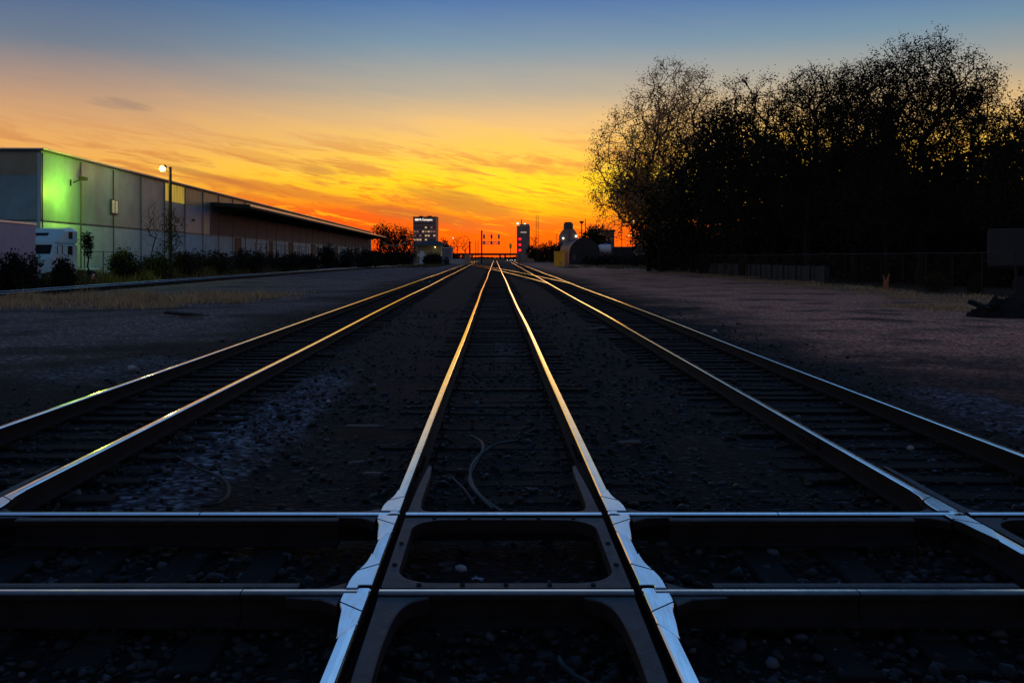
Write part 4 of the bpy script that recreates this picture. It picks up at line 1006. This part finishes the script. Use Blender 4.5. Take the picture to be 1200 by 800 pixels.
# dwarf signal on a mast with a yellowish back
dsg = empty('signal_mast', (PX(598.3, 290), 290, 0), 0, 'short signal mast with a tall yellowish head left of the red signal', 'railway signal')
MB().cyl((0, 0, -.2), (0, 0, PZ(291, 290)), .09, 8).build('mast', M['black_steel'], dsg)
MB().box(-.36, .36, -.2, .1, PZ(291, 290), PZ(285.5, 290), 0, .06).build('signal_head', M['yellow_paint'], dsg)
# red signal
rs = empty('signal_mast', (PX(609.2, 300), 300, 0), 0, 'signal mast with three glowing red lights in front of the concrete silo tower', 'railway signal')
MB().cyl((0, 0, -.2), (0, 0, PZ(277, 300)), .1, 8).build('mast', M['black_steel'], rs)
RED = glow('red_signal_lit', (1.0, .012, .02), 2.2)
for zc in (280.2, 286.8, 293.2):
    z = PZ(zc, 300); hd = MB().box(-.5, .5, -.3, -.12, z - .62, z + .62, 0, .05).build('signal_head', M['black_steel'], rs)
    MB().ball((0, -.36, z), .44, 8).build('lens', RED, hd)
# silo tower
tw = empty('silo_tower', (PX(613.5, 620), 620, 0), 0, 'tall square concrete silo tower with white lamps on its roof', 'silo')
wv = PX(621, 620) - PX(613.5, 620)
MB().box(-wv, wv, 0, 9, -.2, PZ(264.5, 620), 0, .1).build('shaft', M['silo'], tw)
MB().box(-wv * .55, wv * .9, 1, 8, PZ(264.5, 620) + .003, PZ(262.5, 620)).build('headhouse', M['silo'], tw)
MB().cyl((-wv*.3, 3, PZ(262.5, 620)), (-wv*.3, 3, PZ(257.5, 620)), .35, 8).build('vent_stack', M['silo'], tw)
MB().box(-wv*.45, wv*.5, -.1, -.004, PZ(273, 620), PZ(271.4, 620)).build('wall_panel', glow('dim_panel', (.9, .75, .6), .25), tw)
WHT = glow('white_lamp_lit', (1.0, .95, .82), 2.5)
for px, py, r in ((606.6, 262, .62), (615.2, 262.3, .35)): MB().ball((PX(px, 620) - PX(613.5, 620), -.4, PZ(py, 620)), r, 8).build('lamp', WHT, tw)
# overpass
ov = empty('overpass', (PX(580, 850), 850, 0), 0, 'low dark road overpass spanning the tracks at the horizon', 'bridge')
xa, xb = PX(528, 850) - PX(580, 850), PX(655, 850) - PX(580, 850)
MB().box(xa, xb, 0, 9, PZ(299.2, 850), PZ(297.2, 850)).build('deck', M['roof_dark'], ov)
for px in (530, 546, 553, 586, 592, 606, 618, 640, 654): MB().box(PX(px, 850) - PX(580, 850) - .8, PX(px, 850) - PX(580, 850) + .8, 2, 7, -.2, PZ(299.2, 850) - .003).build('pier', M['roof_dark'], ov)
MB().box(xa, xb, -.1, -.004, PZ(297.2, 850), PZ(296.7, 850)).build('parapet', M['roof_dark'], ov)
# cars waiting at a far level crossing
def car(px, Y, label):
    e = empty('car', (PX(px, Y), Y, 0), 0, label, 'car', 'cars near the far overpass')
    loft([[(-.9, 0, .3), (.9, 0, .3), (.9, 0, .85), (-.9, 0, .85)], [(-.9, 1.2, .3), (.9, 1.2, .3), (.9, 1.2, .95), (-.9, 1.2, .95)], [(-.9, 4.4, .3), (.9, 4.4, .3), (.9, 4.4, 1.0), (-.9, 4.4, 1.0)]], 'body', M['car_paint'], e)
    loft([[(-.8, 1.2, .96), (.8, 1.2, .96), (.8, 1.2, .98), (-.8, 1.2, .98)], [(-.7, 1.9, .96), (.7, 1.9, .96), (.65, 1.9, 1.45), (-.65, 1.9, 1.45)], [(-.7, 3.5, .97), (.7, 3.5, .97), (.65, 3.5, 1.45), (-.65, 3.5, 1.45)], [(-.8, 4.2, 1.0), (.8, 4.2, 1.0), (.8, 4.2, 1.02), (-.8, 4.2, 1.02)]], 'cabin', M['glass'], e)
    for s in (-.65, .65):
        MB().ball((s, -.05, .68), .13, 8).build('headlight', WHT, e)
        for y in (.8, 3.6): MB().cyl((s - .12, y, .32), (s + .12, y, .32), .32, 12).build('wheel', M['rubber'], e)
car(596.2, 420, 'dark car with lit headlights nearer the yellow headed signal mast'); car(601.8, 430, 'dark car with lit headlights nearer the red signal')

# ---------------------------------------------------------------- middle distance, right of the line
tb, w = simple_box_building('equipment_shed', 619, 627.5, 297, 305, 420, 4, M['tan_paint'], 'small tan equipment shed with a rounded roof behind the yellow cabinet', 'shed')
mb = MB(); zr = PZ(297, 420); pts = [(w * math.cos(t), zr + .003 + 1.0 * math.sin(t)) for t in np.linspace(0, math.pi, 13)]
mb.raw([(x, -.1, z) for x, z in pts] + [(x, 4.1, z) for x, z in pts], [tuple(range(12, -1, -1)), tuple(range(13, 26))] + [(i, i+1, i+14, i+13) for i in range(12)]).build('roof', M['tan_paint'], tb)
yb = empty('signal_cabinet', (PX(655.3, 200), 200, 0), R(-5), 'tall rust stained yellow cabinet standing beside the right track', 'cabinet')
zy = PZ(294.5, 200)
MB().box(-1.1, 1.1, 0, 1.6, .1, zy - .12, 0, .05).build('body', M['yellow_paint'], yb)
MB().box(-1.18, 1.18, -.08, 1.68, zy - .117, zy + .03, 0, .03).build('roof', M['yellow_paint'], yb)
MB().box(-1.2, 1.2, -.1, 1.7, -.1, .097).build('plinth', M['concrete'], yb)
dr = MB().box(.0, .95, -.04, -.004, .3, zy - .4, 0, .01).build('door', M['yellow_paint'], yb)
MB().cyl((.35, -.045, .75), (.35, -.07, .75), .28, 14).build('vent_plate', M['tan_paint'], dr); MB().box(.08, .14, -.1, -.042, 1.3, 1.6).build('handle', M['black_steel'], dr)
# thin masts
post(628.3, 360, 252, .14, 'tall thin mast, left of a close pair beside the silo tower')
post(630.6, 362, 251.5, .14, 'tall thin mast, right of a close pair beside the silo tower')
post(652.3, 330, 274, .12, 'thin pole just left of the grain elevator')
post(686, 380, 256.5, .2, 'tall pole to the right of the grain elevator')
e = post(681.6, 385, 262, .28, 'pole carrying a small round platform right of the grain elevator'); z = PZ(262, 385); MB().cyl((0, 0, z), (0, 0, z + 1.0), .5, 10, 0, 1.1).build('platform', M['black_steel'], e)
post(728.6, 320, 262, .14, 'thin pole left of the orange street lamp', arms=[(264, 2.2)])
# grain elevator
ge = empty('grain_elevator', (PX(667, 450), 450, 0), 0, 'grey grain elevator with sloped shoulders and two white lamps', 'grain elevator')
wg = PX(677, 450) - PX(667, 450)
prf = [(-wg, -.2), (wg, -.2), (wg, PZ(276, 450)), (wg*.82, PZ(272, 450)), (wg*.55, PZ(268.5, 450)), (-wg*.55, PZ(268.5, 450)), (-wg*.82, PZ(272, 450)), (-wg, PZ(276, 450))]
MB().raw([(x, 0, z) for x, z in prf] + [(x, 12, z) for x, z in prf], [tuple(range(8)), tuple(range(15, 7, -1))] + [(i, i + 8, (i + 1) % 8 + 8, (i + 1) % 8) for i in range(8)]).build('bin', M['silo'], ge)
MB().box(-wg*.5, wg*.5, 2, 9, PZ(268.5, 450) + .003, PZ(261.5, 450), 0, .08).build('headhouse', M['brown_wall'], ge)
MB().box(-wg*.4, wg*.34, 2.4, 8.4, PZ(261.5, 450) + .003, PZ(260, 450)).build('roof', M['roof_dark'], ge)
MB().box(-.12, .12, -.1, -.004, 6, PZ(269, 450)).build('spout', M['roof_dark'], ge)
for px, py, r in ((660, 279.3, .42), (675, 276.8, .5)): MB().ball((PX(px, 450) - PX(667, 450), -.5, PZ(py, 450)), r, 8).build('lamp', WHT, ge)
# round roofed hut
YH = 250.0; qh = empty('arched_hut', (PX(685, YH), YH, 0), 0, 'dark arched metal hut with a pale curved side', 'hut')
rH = 18 / F * YH; zw = PZ(278.5, YH) - rH
arc = [(rH, -.2)] + [(rH * math.cos(t), zw + rH * math.sin(t)) for t in np.linspace(0, math.pi, 21)] + [(-rH, -.2)]; n = len(arc)
MB().raw([(x, 0, z) for x, z in arc] + [(x, 36, z) for x, z in arc], [(i, i + n, i + 1 + n, i + 1) for i in range(n - 1)]).build('roof', M['hut_side'], qh, smooth=True)
MB().raw([(x * .985, .15, z - .05) for x, z in arc], [tuple(range(n - 1, -1, -1))]).build('front_wall', M['hut_front'], qh)
MB().box(-1.9, 1.9, .05, .147, 0, 4.0).build('door', M['roof_dark'], qh)
MB().box(-3.2, -2.3, .05, .147, 1.2, 2.6).build('window', M['brown_wall'], qh)
for i in range(1, 8):
    pts = [(x * 1.012, i * 4.5, z + .04) for x, z in arc]; MB().tube(pts, .06, 4).build('rib', M['hut_side'], qh)
# brown block and trees near it
bb, w = simple_box_building('warehouse_block', 697, 720, 271, 305, 350, 16, M['brown_wall'], 'brown flat roofed block half hidden by the dark tree', 'building')
MB().box(-w - .2, w + .2, -.2, 16.2, PZ(271, 350) + .003, PZ(269.3, 350)).build('roof', M['roof_dark'], bb)
MB().box(1.0, 2.2, -.08, -.004, PZ(277, 350), PZ(274, 350)).build('window', M['glass'], bb)
MB().ball((PX(696.5, 350) - PX(708.5, 350) + .5, -4.5, PZ(270.5, 350)), .3, 8).build('lamp', WHT, bb)
ptree(697, 330, [(697, 272, 12, 9), (693, 282, 14, 12), (704, 280, 12, 12)], 200, 'round dark tree in front of the brown block', seed=140, leaf=(14, .7, .4), r_tip=.06)
for i, (px, Y, w, t, lb) in enumerate([(628, 400, 22, 284, 'dark bush at the foot of the silo tower'), (641, 385, 26, 281.5, 'dark bush between the paired masts and the grain elevator'), (652, 375, 18, 284, 'dark bush left of the grain elevator'), (671, 270, 24, 296, 'low dark bush right of the yellow cabinet'), (710, 235, 40, 299, 'low dark bush before the white tank wagon'), (735, 230, 46, 299.5, 'low dark bush before the dark wagon'), (765, 200, 50, 297, 'low dark bush at the near end of the wagons')]):
    bush(px, Y, w, t, lb, 'leaf_bush', 160, (26, .5, .3), 150 + i, 'dark bushes among the far buildings')
ptree(627, 410, [(626, 281, 7, 7)], 70, 'bare small tree beside the silo tower', seed=160, leaf=(1, .3, .1), twigs=2, r_tip=.04, thin=lambda c: np.full(len(c), .05), lmat='leaf_brown', trunk_h=.4)
# rail wagons parked
def wagon(name, px0, px1, ptop, Y, label, kind):
    x0, x1 = PX(px0, Y), PX(px1, Y); w = (x1 - x0) / 2; zt = PZ(ptop, Y)
    e = empty(name, ((x0 + x1) / 2, Y, 0), R(-2), label, 'rail wagon')
    if kind == 'tank':
        MB().cyl((-w + .2, 1.3, zt - 1.3), (w - .2, 1.3, zt - 1.3), 1.28, 22).build('tank', M['white_paint'], e, smooth=False)
        MB().ball((-w + .2, 1.3, zt - 1.3), 1.26, 10).build('tank_end', M['white_paint'], e, True)
        MB().cyl((0, 1.3, zt - .1), (0, 1.3, zt + .35), .4, 12).build('dome', M['grey_wall'], e)
    elif kind == 'open':
        MB().box(-w, w, 0, 2.6, 1.1, zt, 0, .03).build('body', M['wagon'], e)
        for i in range(8): MB().box(-w + .3 + i*(2*w - .7)/7, -w + .4 + i*(2*w - .7)/7, -.12, -.004, 1.15, zt - .05).build('rib', M['wagon'], e)
        MB().box(-w - .05, w + .05, -.08, 2.68, zt + .003, zt + .12).build('top_rail', M['tan_paint'], e)
    else:
        pr = [(0, 1.1), (2.7, 1.1), (2.8, zt - .9), (2.2, zt - .2), (1.35, zt), (.5, zt - .2), (-.1, zt - .9)]
        MB().raw([(-w, y, z) for y, z in pr] + [(w, y, z) for y, z in pr], [tuple(range(6, -1, -1)), tuple(range(7, 14))] + [(i, (i+1) % 7, 7 + (i+1) % 7, 7 + i) for i in range(7)]).build('body', M['wagon'], e)
        MB().box(-w + .1, w - .1, -.16, -.09, 2.35, 2.9).build('stripe_panel', M['white_paint'], e)
        MB().box(-w + .1, w - .1, -.09, -.04, 1.2, 1.5).build('stripe_panel', M['trailer_side'], e)
    MB().box(-w - .3, w + .3, .5, 2.1, .85, 1.08).build('frame', M['black_steel'], e)
    for x in (-w + .9, -w + 2.2, w - 2.2, w - .9): MB().cyl((x, .3, .5), (x, .5, .5), .46, 14).build('wheel', M['black_steel'], e)
    return e
wagon('tank_wagon', 704, 717, 286.2, 262, 'white tank wagon in front of the brown block', 'tank')
wagon('open_wagon', 718, 744, 289.5, 250, 'dark open wagon below the orange street lamp', 'open')
wagon('hopper_wagon', 745, 770, 284.5, 240, 'dark covered hopper wagon with a pale stripe under the half bare tree', 'hopper')
# orange twin street lamp
ol = empty('street_lamp', (PX(738.4, 300), 300, 0), 0, 'twin headed street lamp glowing orange above the open wagon', 'street lamp')
zo = PZ(275, 300); MB().cyl((0, 0, -.2), (0, 0, zo), .11, 8).build('pole', M['black_steel'], ol)
MB().box(-.75, .75, -.05, .05, zo - .05, zo + .05).build('arm', M['black_steel'], ol)
OG = glow('orange_lamp_lit', (1.0, .38, .04), 2.2)
for s in (-.62, .62): MB().box(s - .42, s + .42, -.3, .3, zo + .06, zo + .24, 0, .04).build('lamp_hood', M['black_steel'], ol); MB().ball((s, -.1, zo - .1), .5, 8, sz=.7).build('lamp', OG, ol)
wl = post(741.4, 296, 259, .1, 'pole with a small white lamp seen through the golden leaves', 'street lamp', 'street_lamp'); MB().ball((0, -.2, PZ(258.5, 296)), .35, 8).build('lamp', WHT, wl)
wl = post(531, 340, 279, .07, 'thin pole with a pale lamp before the bare trees', 'street lamp', 'street_lamp'); MB().ball((0, -.2, PZ(279, 340)), .16, 8).build('lamp', WHT, wl)

# far wooded skyline, one mass
rr = np.random.default_rng(77); n = 26000; px = rr.uniform(-700, 1900, n); Yd = rr.uniform(1300, 1500, n)
hh = 7 + 3.5 * np.sin(px * .021) + 2.5 * np.sin(px * .07 + 1) + 2 * np.sin(px * .19)
gap = (px > 548) & (px < 610); hh[gap] *= .25
c = np.stack([(px - VX) / F * Yd, Yd, rr.random(n) * hh], -1)
V, Fq = leaves(c, 1, .2, 1.7, rr, .8); tag(mesh_np('distant_woods', V, Fq, M['leaf_dark']), kind='stuff')

# ---------------------------------------------------------------- small things on the ballast
def cable(pts, r, label, m='hose', name='cable', n=60):
    P = [Vector(p) for p in pts]; out = []
    for i in range(len(P) - 1):
        a, b, c, d = P[max(i-1, 0)], P[i], P[i+1], P[min(i+2, len(P)-1)]
        for k in range(10):
            t = k / 10; out.append(.5 * ((2*b) + (c - a)*t + (2*a - 5*b + 4*c - d)*t*t + (3*b - a - 3*c + d)*t**3))
    out.append(P[-1]); return tag(MB().tube(out, r, 8).build(name, M[m], None, True), label, 'cable')
def gp(px, py, z=.05): Y = F * (CZ - z) / (py - HY); return (PX(px, Y), Y, z)
cable([gp(552, 511), gp(563, 517, .07), gp(566, 526, .09), gp(558, 541), gp(550, 560), gp(556, 575), gp(578, 597, .04)], .014, 'dark green hose looped on the ballast between the middle rails, bend nearest the left rail')
cable([gp(606, 516), gp(583, 520, .07), gp(566, 530), gp(553, 545, .07), gp(552, 562), gp(562, 580), gp(588, 600, .04)], .014, 'dark green hose lying beside the looped one between the middle rails')
cable([gp(208, 535), gp(232, 548), gp(262, 562, .06), gp(268, 578), gp(255, 590), gp(236, 592)], .014, 'black cable curling over the ballast beside the left track', 'rubber')
cable([gp(655, 770, .04), gp(659, 778, .06), gp(672, 790, .04), gp(690, 801, .04), gp(700, 815, .04)], .012, 'thin hose end in the dark at the bottom, between the middle guards')
cable([gp(530, 560), gp(545, 575, .07), gp(556, 592)], .012, 'short dark cable inside the middle track, by the left guard wing', 'rubber')
def plank(px, py, L, w, rz, label, h=.03, m='plank'):
    p = gp(px, py, .04); e = MB().box(-L/2, L/2, -w/2, w/2, -h/2, h/2, 0, .004).build('plank', M[m]); e.location = (p[0], p[1], .055); e.rotation_euler = (random.uniform(-.08, .08), random.uniform(-.1, .1), rz); return tag(e, label, 'plank', None)
plank(425, 501, .42, .09, -.35, 'thin pale splintered plank on dark ballast left of the middle track')
plank(437, 557, .20, .07, -.5, 'short grey board nearest the left middle rail')
plank(418, 544, .16, .05, .6, 'small wood scrap near the splintered plank')
plank(737, 520, .25, .08, .3, 'dark board right of the middle track')
plank(215, 368, 1.2, .4, .1, 'dark flat board lying on the gravel left of the left track', .06, 'tie')
plank(228, 371, .9, .25, .0, 'paler board beside the dark flat one on the left gravel', .05)
plank(700, 385, .5, .2, .2, 'short timber by the right track')
def stone(px, py, r, label, m='stone_white'):
    p = gp(px, py, .02); v, f = icosa(); rr = np.random.default_rng(int(px)); v = v * (1 + rr.uniform(-.2, .2, (12, 1))) * r * np.array([1.2, 1, .8])
    e = mesh_np('stone', v, f, M[m]); e.location = (p[0], p[1], .02 + r * .4); return tag(e, label, 'stone')
stone(155, 433, .07, 'whitish stone on the blue gravel left of the left track')
stone(1067, 526, .035, 'small yellowish stone between the rails of the right track')
stone(837, 389, .07, 'white stone at the edge of the brown gravel')
stone(540, 668, .035, 'pale round stone in the middle crossing frame')
stone(385, 471, .03, 'small pale stone on the dark ballast')
def scrap(px, py, s, label, z=.05):
    p = gp(px, py, z); rr = random.Random(int(px)); n = 5; v = []; f = []
    for j in range(n):
        for i in range(n): v.append(((i/(n-1) - .5) * s * 1.4, (j/(n-1) - .5) * s, rr.uniform(0, .3) * s))
    for j in range(n-1):
        for i in range(n-1): f.append((j*n + i, j*n + i + 1, (j+1)*n + i + 1, (j+1)*n + i))
    e = mesh_np('litter_scrap', v, f, M['scrap']); e.location = (p[0], p[1], z); e.rotation_euler = (0, 0, rr.uniform(0, 3)); return tag(e, label, 'litter')
scrap(560, 679, .05, 'crumpled pale scrap in the crossing frame, against the near cross rail')
scrap(985, 472, .05, 'small glinting scrap inside the right track')
scrap(500, 331, .4, 'white scrap on the gravel between siding and left track')
scrap(617, 328, .4, 'white scrap between the middle and the right track')
scrap(425, 322, .5, 'white scrap on the gravel near the siding')

# ---------------------------------------------------------------- sky
SUN_AZ = math.atan2(70, F); SUN_EL = R(1.5)
sdir = Vector((math.sin(SUN_AZ), math.cos(SUN_AZ)))
w = bpy.data.worlds.new('World'); scene.world = w; w.use_nodes = True; t = w.node_tree; N = t.nodes; L = t.links
bg = N['Background']
tc = N.new('ShaderNodeTexCoord'); nv = N.new('ShaderNodeVectorMath'); nv.operation = 'NORMALIZE'; L.new(tc.outputs['Generated'], nv.inputs[0])
sp = N.new('ShaderNodeSeparateXYZ'); L.new(nv.outputs[0], sp.inputs[0]); SX, SY, SZ = sp.outputs
def mth(op, a, b=None, c=None, cl=False):
    n = N.new('ShaderNodeMath'); n.operation = op; n.use_clamp = cl
    for i, v in enumerate((a, b, c)):
        if v is None: continue
        if isinstance(v, (int, float)): n.inputs[i].default_value = v
        else: L.new(v, n.inputs[i])
    return n.outputs[0]
def s2l(c): return tuple((v/255/12.92 if v/255 <= .04045 else ((v/255 + .055)/1.055) ** 2.4) for v in c)
def ramp(x, stops, lin=False):
    r = N.new('ShaderNodeValToRGB'); e = r.color_ramp
    while len(e.elements) < len(stops): e.elements.new(.5)
    for i, (q, c) in enumerate(stops):
        e.elements[i].position = q; e.elements[i].color = (*(s2l(c) if isinstance(c, tuple) else (c, c, c)), 1)
    L.new(x, r.inputs[0]); return r.outputs[0]
def mix(f, a, b, mode='MIX'):
    x = N.new('ShaderNodeMix'); x.data_type = 'RGBA'; x.blend_type = mode
    for i, v in ((0, f), (6, a), (7, b)):
        if isinstance(v, (int, float)): x.inputs[i].default_value = v
        elif isinstance(v, tuple): x.inputs[i].default_value = (*v, 1)
        else: L.new(v, x.inputs[i])
    return x.outputs[2]
def rng(v, a, b, t0=0, t1=1):
    n = N.new('ShaderNodeMapRange'); n.interpolation_type = 'SMOOTHSTEP'
    for k, q in (('From Min', a), ('From Max', b), ('To Min', t0), ('To Max', t1)): n.inputs[k].default_value = q
    L.new(v, n.inputs['Value']); return n.outputs[0]
AZ = mth('ARCTAN2', SX, SY)                                   # azimuth, 0 = up the line
def noise(u, v, sc, det=5, ro=.55, dist=0.0, w_=0.0):
    cb = N.new('ShaderNodeCombineXYZ'); L.new(u, cb.inputs[0]); L.new(v, cb.inputs[1]); cb.inputs[2].default_value = w_
    n = N.new('ShaderNodeTexNoise'); n.inputs['Scale'].default_value = sc; n.inputs['Detail'].default_value = det; n.inputs['Roughness'].default_value = ro; n.inputs['Distortion'].default_value = dist
    L.new(cb.outputs[0], n.inputs['Vector']); return n.outputs['Fac']
slant = mth('ADD', SZ, mth('MULTIPLY', AZ, .16))
u1 = mth('MULTIPLY', AZ, 5); v1 = mth('MULTIPLY', slant, 44)
n_a = noise(u1, v1, 1.0, 7, .62, .9); n_b = noise(mth('MULTIPLY', AZ, 13), mth('MULTIPLY', slant, 110), 1.0, 5, .6, 1.1, 3.0); n_c = noise(mth('MULTIPLY', AZ, 3), mth('MULTIPLY', slant, 22), 1.0, 4, .5, .4, 7.0)
warp = mth('MULTIPLY', mth('SUBTRACT', n_a, .5), rng(SZ, .0, .06, .012, .045))
E = mth('ADD', SZ, mth('MULTIPLY', warp, rng(SZ, .10, .22, 1.0, .25)))
dA = mth('ABSOLUTE', mth('SUBTRACT', AZ, SUN_AZ))
Es = mth('MULTIPLY', E, 1.0)
K = 1 / .6
core = ramp(mth('MULTIPLY', Es, K, None, True), [(0, (236, 30, 18)), (.014*K, (248, 44, 14)), (.026*K, (248, 54, 12)), (.036*K, (250, 88, 8)), (.048*K, (254, 164, 0)), (.06*K, (255, 212, 0)), (.084*K, (255, 218, 22)), (.108*K, (250, 198, 76)), (.14*K, (230, 188, 122)), (.175*K, (172, 166, 150)), (.22*K, (110, 144, 166)), (.264*K, (58, 112, 168)), (.33*K, (84, 142, 206)), (.43*K, (110, 166, 224)), (.6*K, (50, 86, 134))])
side = ramp(mth('MULTIPLY', Es, K, None, True), [(0, (214, 40, 22)), (.03*K, (242, 70, 20)), (.048*K, (240, 100, 34)), (.068*K, (246, 150, 50)), (.09*K, (244, 174, 78)), (.13*K, (218, 162, 106)), (.165*K, (176, 144, 124)), (.205*K, (108, 120, 138)), (.264*K, (54, 96, 144)), (.33*K, (66, 112, 174)), (.43*K, (84, 134, 190)), (.6*K, (48, 80, 126))])
back = ramp(mth('MULTIPLY', Es, K, None, True), [(0, (160, 136, 136)), (.12*K, (150, 136, 144)), (.24*K, (118, 118, 138)), (.4*K, (92, 108, 140)), (.6*K, (56, 82, 120))])
dS = mth('MAXIMUM', mth('SUBTRACT', SUN_AZ, AZ), mth('MULTIPLY', mth('SUBTRACT', AZ, SUN_AZ), .45))
col = mix(rng(dS, .10, .52), core, side)
n_d = noise(mth('MULTIPLY', AZ, 22), mth('MULTIPLY', slant, 150), 1.0, 6, .65, 1.6, 11.0)
# cloud streaks: dull red-brown low down, grey-mauve higher; bright yellow rifts near the glow
lowband = mth('MULTIPLY', rng(SZ, .004, .03), rng(SZ, .085, .15, 1, 0))
streak = mth('MULTIPLY', mth('MULTIPLY', rng(mth('ADD', mth('ADD', mth('MULTIPLY', n_a, .5), mth('MULTIPLY', n_b, .3)), mth('MULTIPLY', n_d, .2)), .475, .575), lowband), .8)
col = mix(streak, col, mix(rng(SZ, .03, .10), s2l((196, 58, 20)), s2l((206, 122, 58))))
rift = mth('MULTIPLY', mth('MULTIPLY', rng(n_c, .44, .58), mth('MULTIPLY', rng(SZ, .022, .05), rng(SZ, .07, .10, 1, 0))), rng(dA, .05, .38, .85, .1))
col = mix(rift, col, s2l((255, 202, 10)))
wash = mth('MULTIPLY', mth('MULTIPLY', rng(AZ, -.02, -.11), rng(AZ, -.42, -.28)), mth('MULTIPLY', rng(SZ, .082, .034), rng(n_c, .34, .54, .45, 1.0)))
wash2 = mth('MULTIPLY', rng(SZ, .062, .026), rng(n_c, .36, .52, .5, 1.0))
col = mix(mth('MULTIPLY', wash2, .6), col, s2l((246, 58, 10)))
col = mix(wash, col, s2l((234, 62, 14)))
wisp = mth('MULTIPLY', mth('MULTIPLY', rng(mth('ADD', mth('MULTIPLY', n_d, .5), mth('MULTIPLY', n_b, .5)), .52, .60), mth('MULTIPLY', rng(SZ, .016, .03), rng(SZ, .07, .05))), rng(dA, .5, .2, 0, .75))
col = mix(wisp, col, s2l((255, 178, 16)))
vein = mth('MULTIPLY', mth('MULTIPLY', rng(mth('ADD', mth('MULTIPLY', n_d, .55), mth('MULTIPLY', n_a, .45)), .475, .40), mth('MULTIPLY', rng(SZ, .012, .03), rng(SZ, .10, .07))), rng(dA, .5, .2, 0, .6))
col = mix(vein, col, s2l((222, 70, 18)))
# a few definite dark bands
def bank(az0, z0, la, lz, s, slope):
    da = mth('SUBTRACT', AZ, az0); dz = mth('SUBTRACT', mth('SUBTRACT', SZ, z0), mth('MULTIPLY', da, slope))
    q = mth('ADD', mth('POWER', mth('DIVIDE', da, la), 2), mth('POWER', mth('DIVIDE', dz, lz), 2))
    q = mth('ADD', q, mth('MULTIPLY', mth('SUBTRACT', mth('ADD', mth('MULTIPLY', n_a, .5), mth('MULTIPLY', n_b, .5)), .5), 5.0))
    return rng(q, .1, 1.5, s, 0)
A_ = lambda px: math.atan2(px - VX, F)
Z_ = lambda px, py: (HY - py) / math.sqrt(F*F + (px - VX)**2 + (HY - py)**2)
for (px, py, lw, lh, s, sl, c) in ((515, 258, 95, 9, .75, -.17, (166, 72, 44)), (250, 208, 60, 4, .5, -.22, (150, 92, 58)), (372, 200, 22, 5, .5, -.1, (176, 108, 52)), (660, 268, 70, 6, .5, -.03, (206, 60, 24)), (548, 240, 70, 13, .75, -.22, (168, 92, 44)), (320, 222, 90, 7, .6, -.16, (196, 88, 44)), (140, 122, 34, 6, .45, -.1, (128, 108, 104)), (330, 190, 70, 6, .4, -.2, (206, 132, 70)), (470, 262, 70, 6, .6, -.05, (228, 66, 16)), (620, 262, 60, 8, .5, .05, (190, 78, 34)), (720, 232, 60, 7, .4, .1, (214, 130, 40))):
    col = mix(bank(A_(px), Z_(px, py), lw / F, lh / F, s, sl), col, s2l(c))
# red glow along the horizon just under the clouds
redg = mth('MULTIPLY', rng(SZ, .012, .04, 1, 0), rng(dA, .08, .5, .8, .2))
col = mix(redg, col, s2l((246, 48, 8)))
col = mix(rng(dA, .75, 1.9), col, back)
sky = N.new('ShaderNodeTexSky'); sky.sky_type = 'NISHITA'; sky.sun_disc = False; sky.sun_elevation = SUN_EL; sky.sun_rotation = SUN_AZ
col = mix(.012, col, sky.outputs[0], 'ADD')
L.new(col, bg.inputs['Color']); bg.inputs['Strength'].default_value = 1.0

# ---------------------------------------------------------------- lamps
sun = bpy.data.lights.new('sun', 'SUN'); sun.energy = .05; sun.angle = R(8); sun.color = (1, .55, .25)
so = bpy.data.objects.new('sun', sun); C.objects.link(so)
so.rotation_euler = Vector((math.sin(SUN_AZ), math.cos(SUN_AZ), math.tan(SUN_EL))).to_track_quat('Z', 'Y').to_euler()
def lamp(name, loc, col, e, r=.2, spot=None, aim=None, blend=.6):
    l = bpy.data.lights.new(name, 'SPOT' if spot else 'POINT'); l.energy = e; l.color = col; l.shadow_soft_size = r
    o = bpy.data.objects.new(name, l); C.objects.link(o); o.location = loc
    if spot: l.spot_size = R(spot); l.spot_blend = blend; o.rotation_euler = (Vector(aim) - Vector(loc)).to_track_quat('-Z', 'Y').to_euler()
    return o
lamp('street_lamp_light', (PX(199.5, 85) - .95, 84.6, zl2 - .25), (1, .72, .25), 320, .25)
wx = PX(48, 70)
lamp('wall_lamp_light', (wx + 2.1, 73.0, 7.1), (.6, 1.0, .05), 1000, .25)
lamp('low_building_light', (PX(515, 320), 316, 3.0), (1, .85, .35), 45, .2)

# ---------------------------------------------------------------- camera
cam = bpy.data.cameras.new('camera'); co = bpy.data.objects.new('camera', cam); C.objects.link(co)
cam.sensor_width = 36; cam.lens = 36 * F / 1200; co.location = (0, 0, CZ); co.rotation_euler = (math.pi/2, 0, 0)
cam.shift_x = (600 - VX) / 1200; cam.shift_y = -(400 - HY) / 1200; cam.clip_start = .1; cam.clip_end = 20000
scene.camera = co
scene.view_settings.view_transform = 'Standard'; scene.view_settings.look = 'None'; scene.view_settings.exposure = 0
scene.render.engine = 'CYCLES'; scene.cycles.use_denoising = True
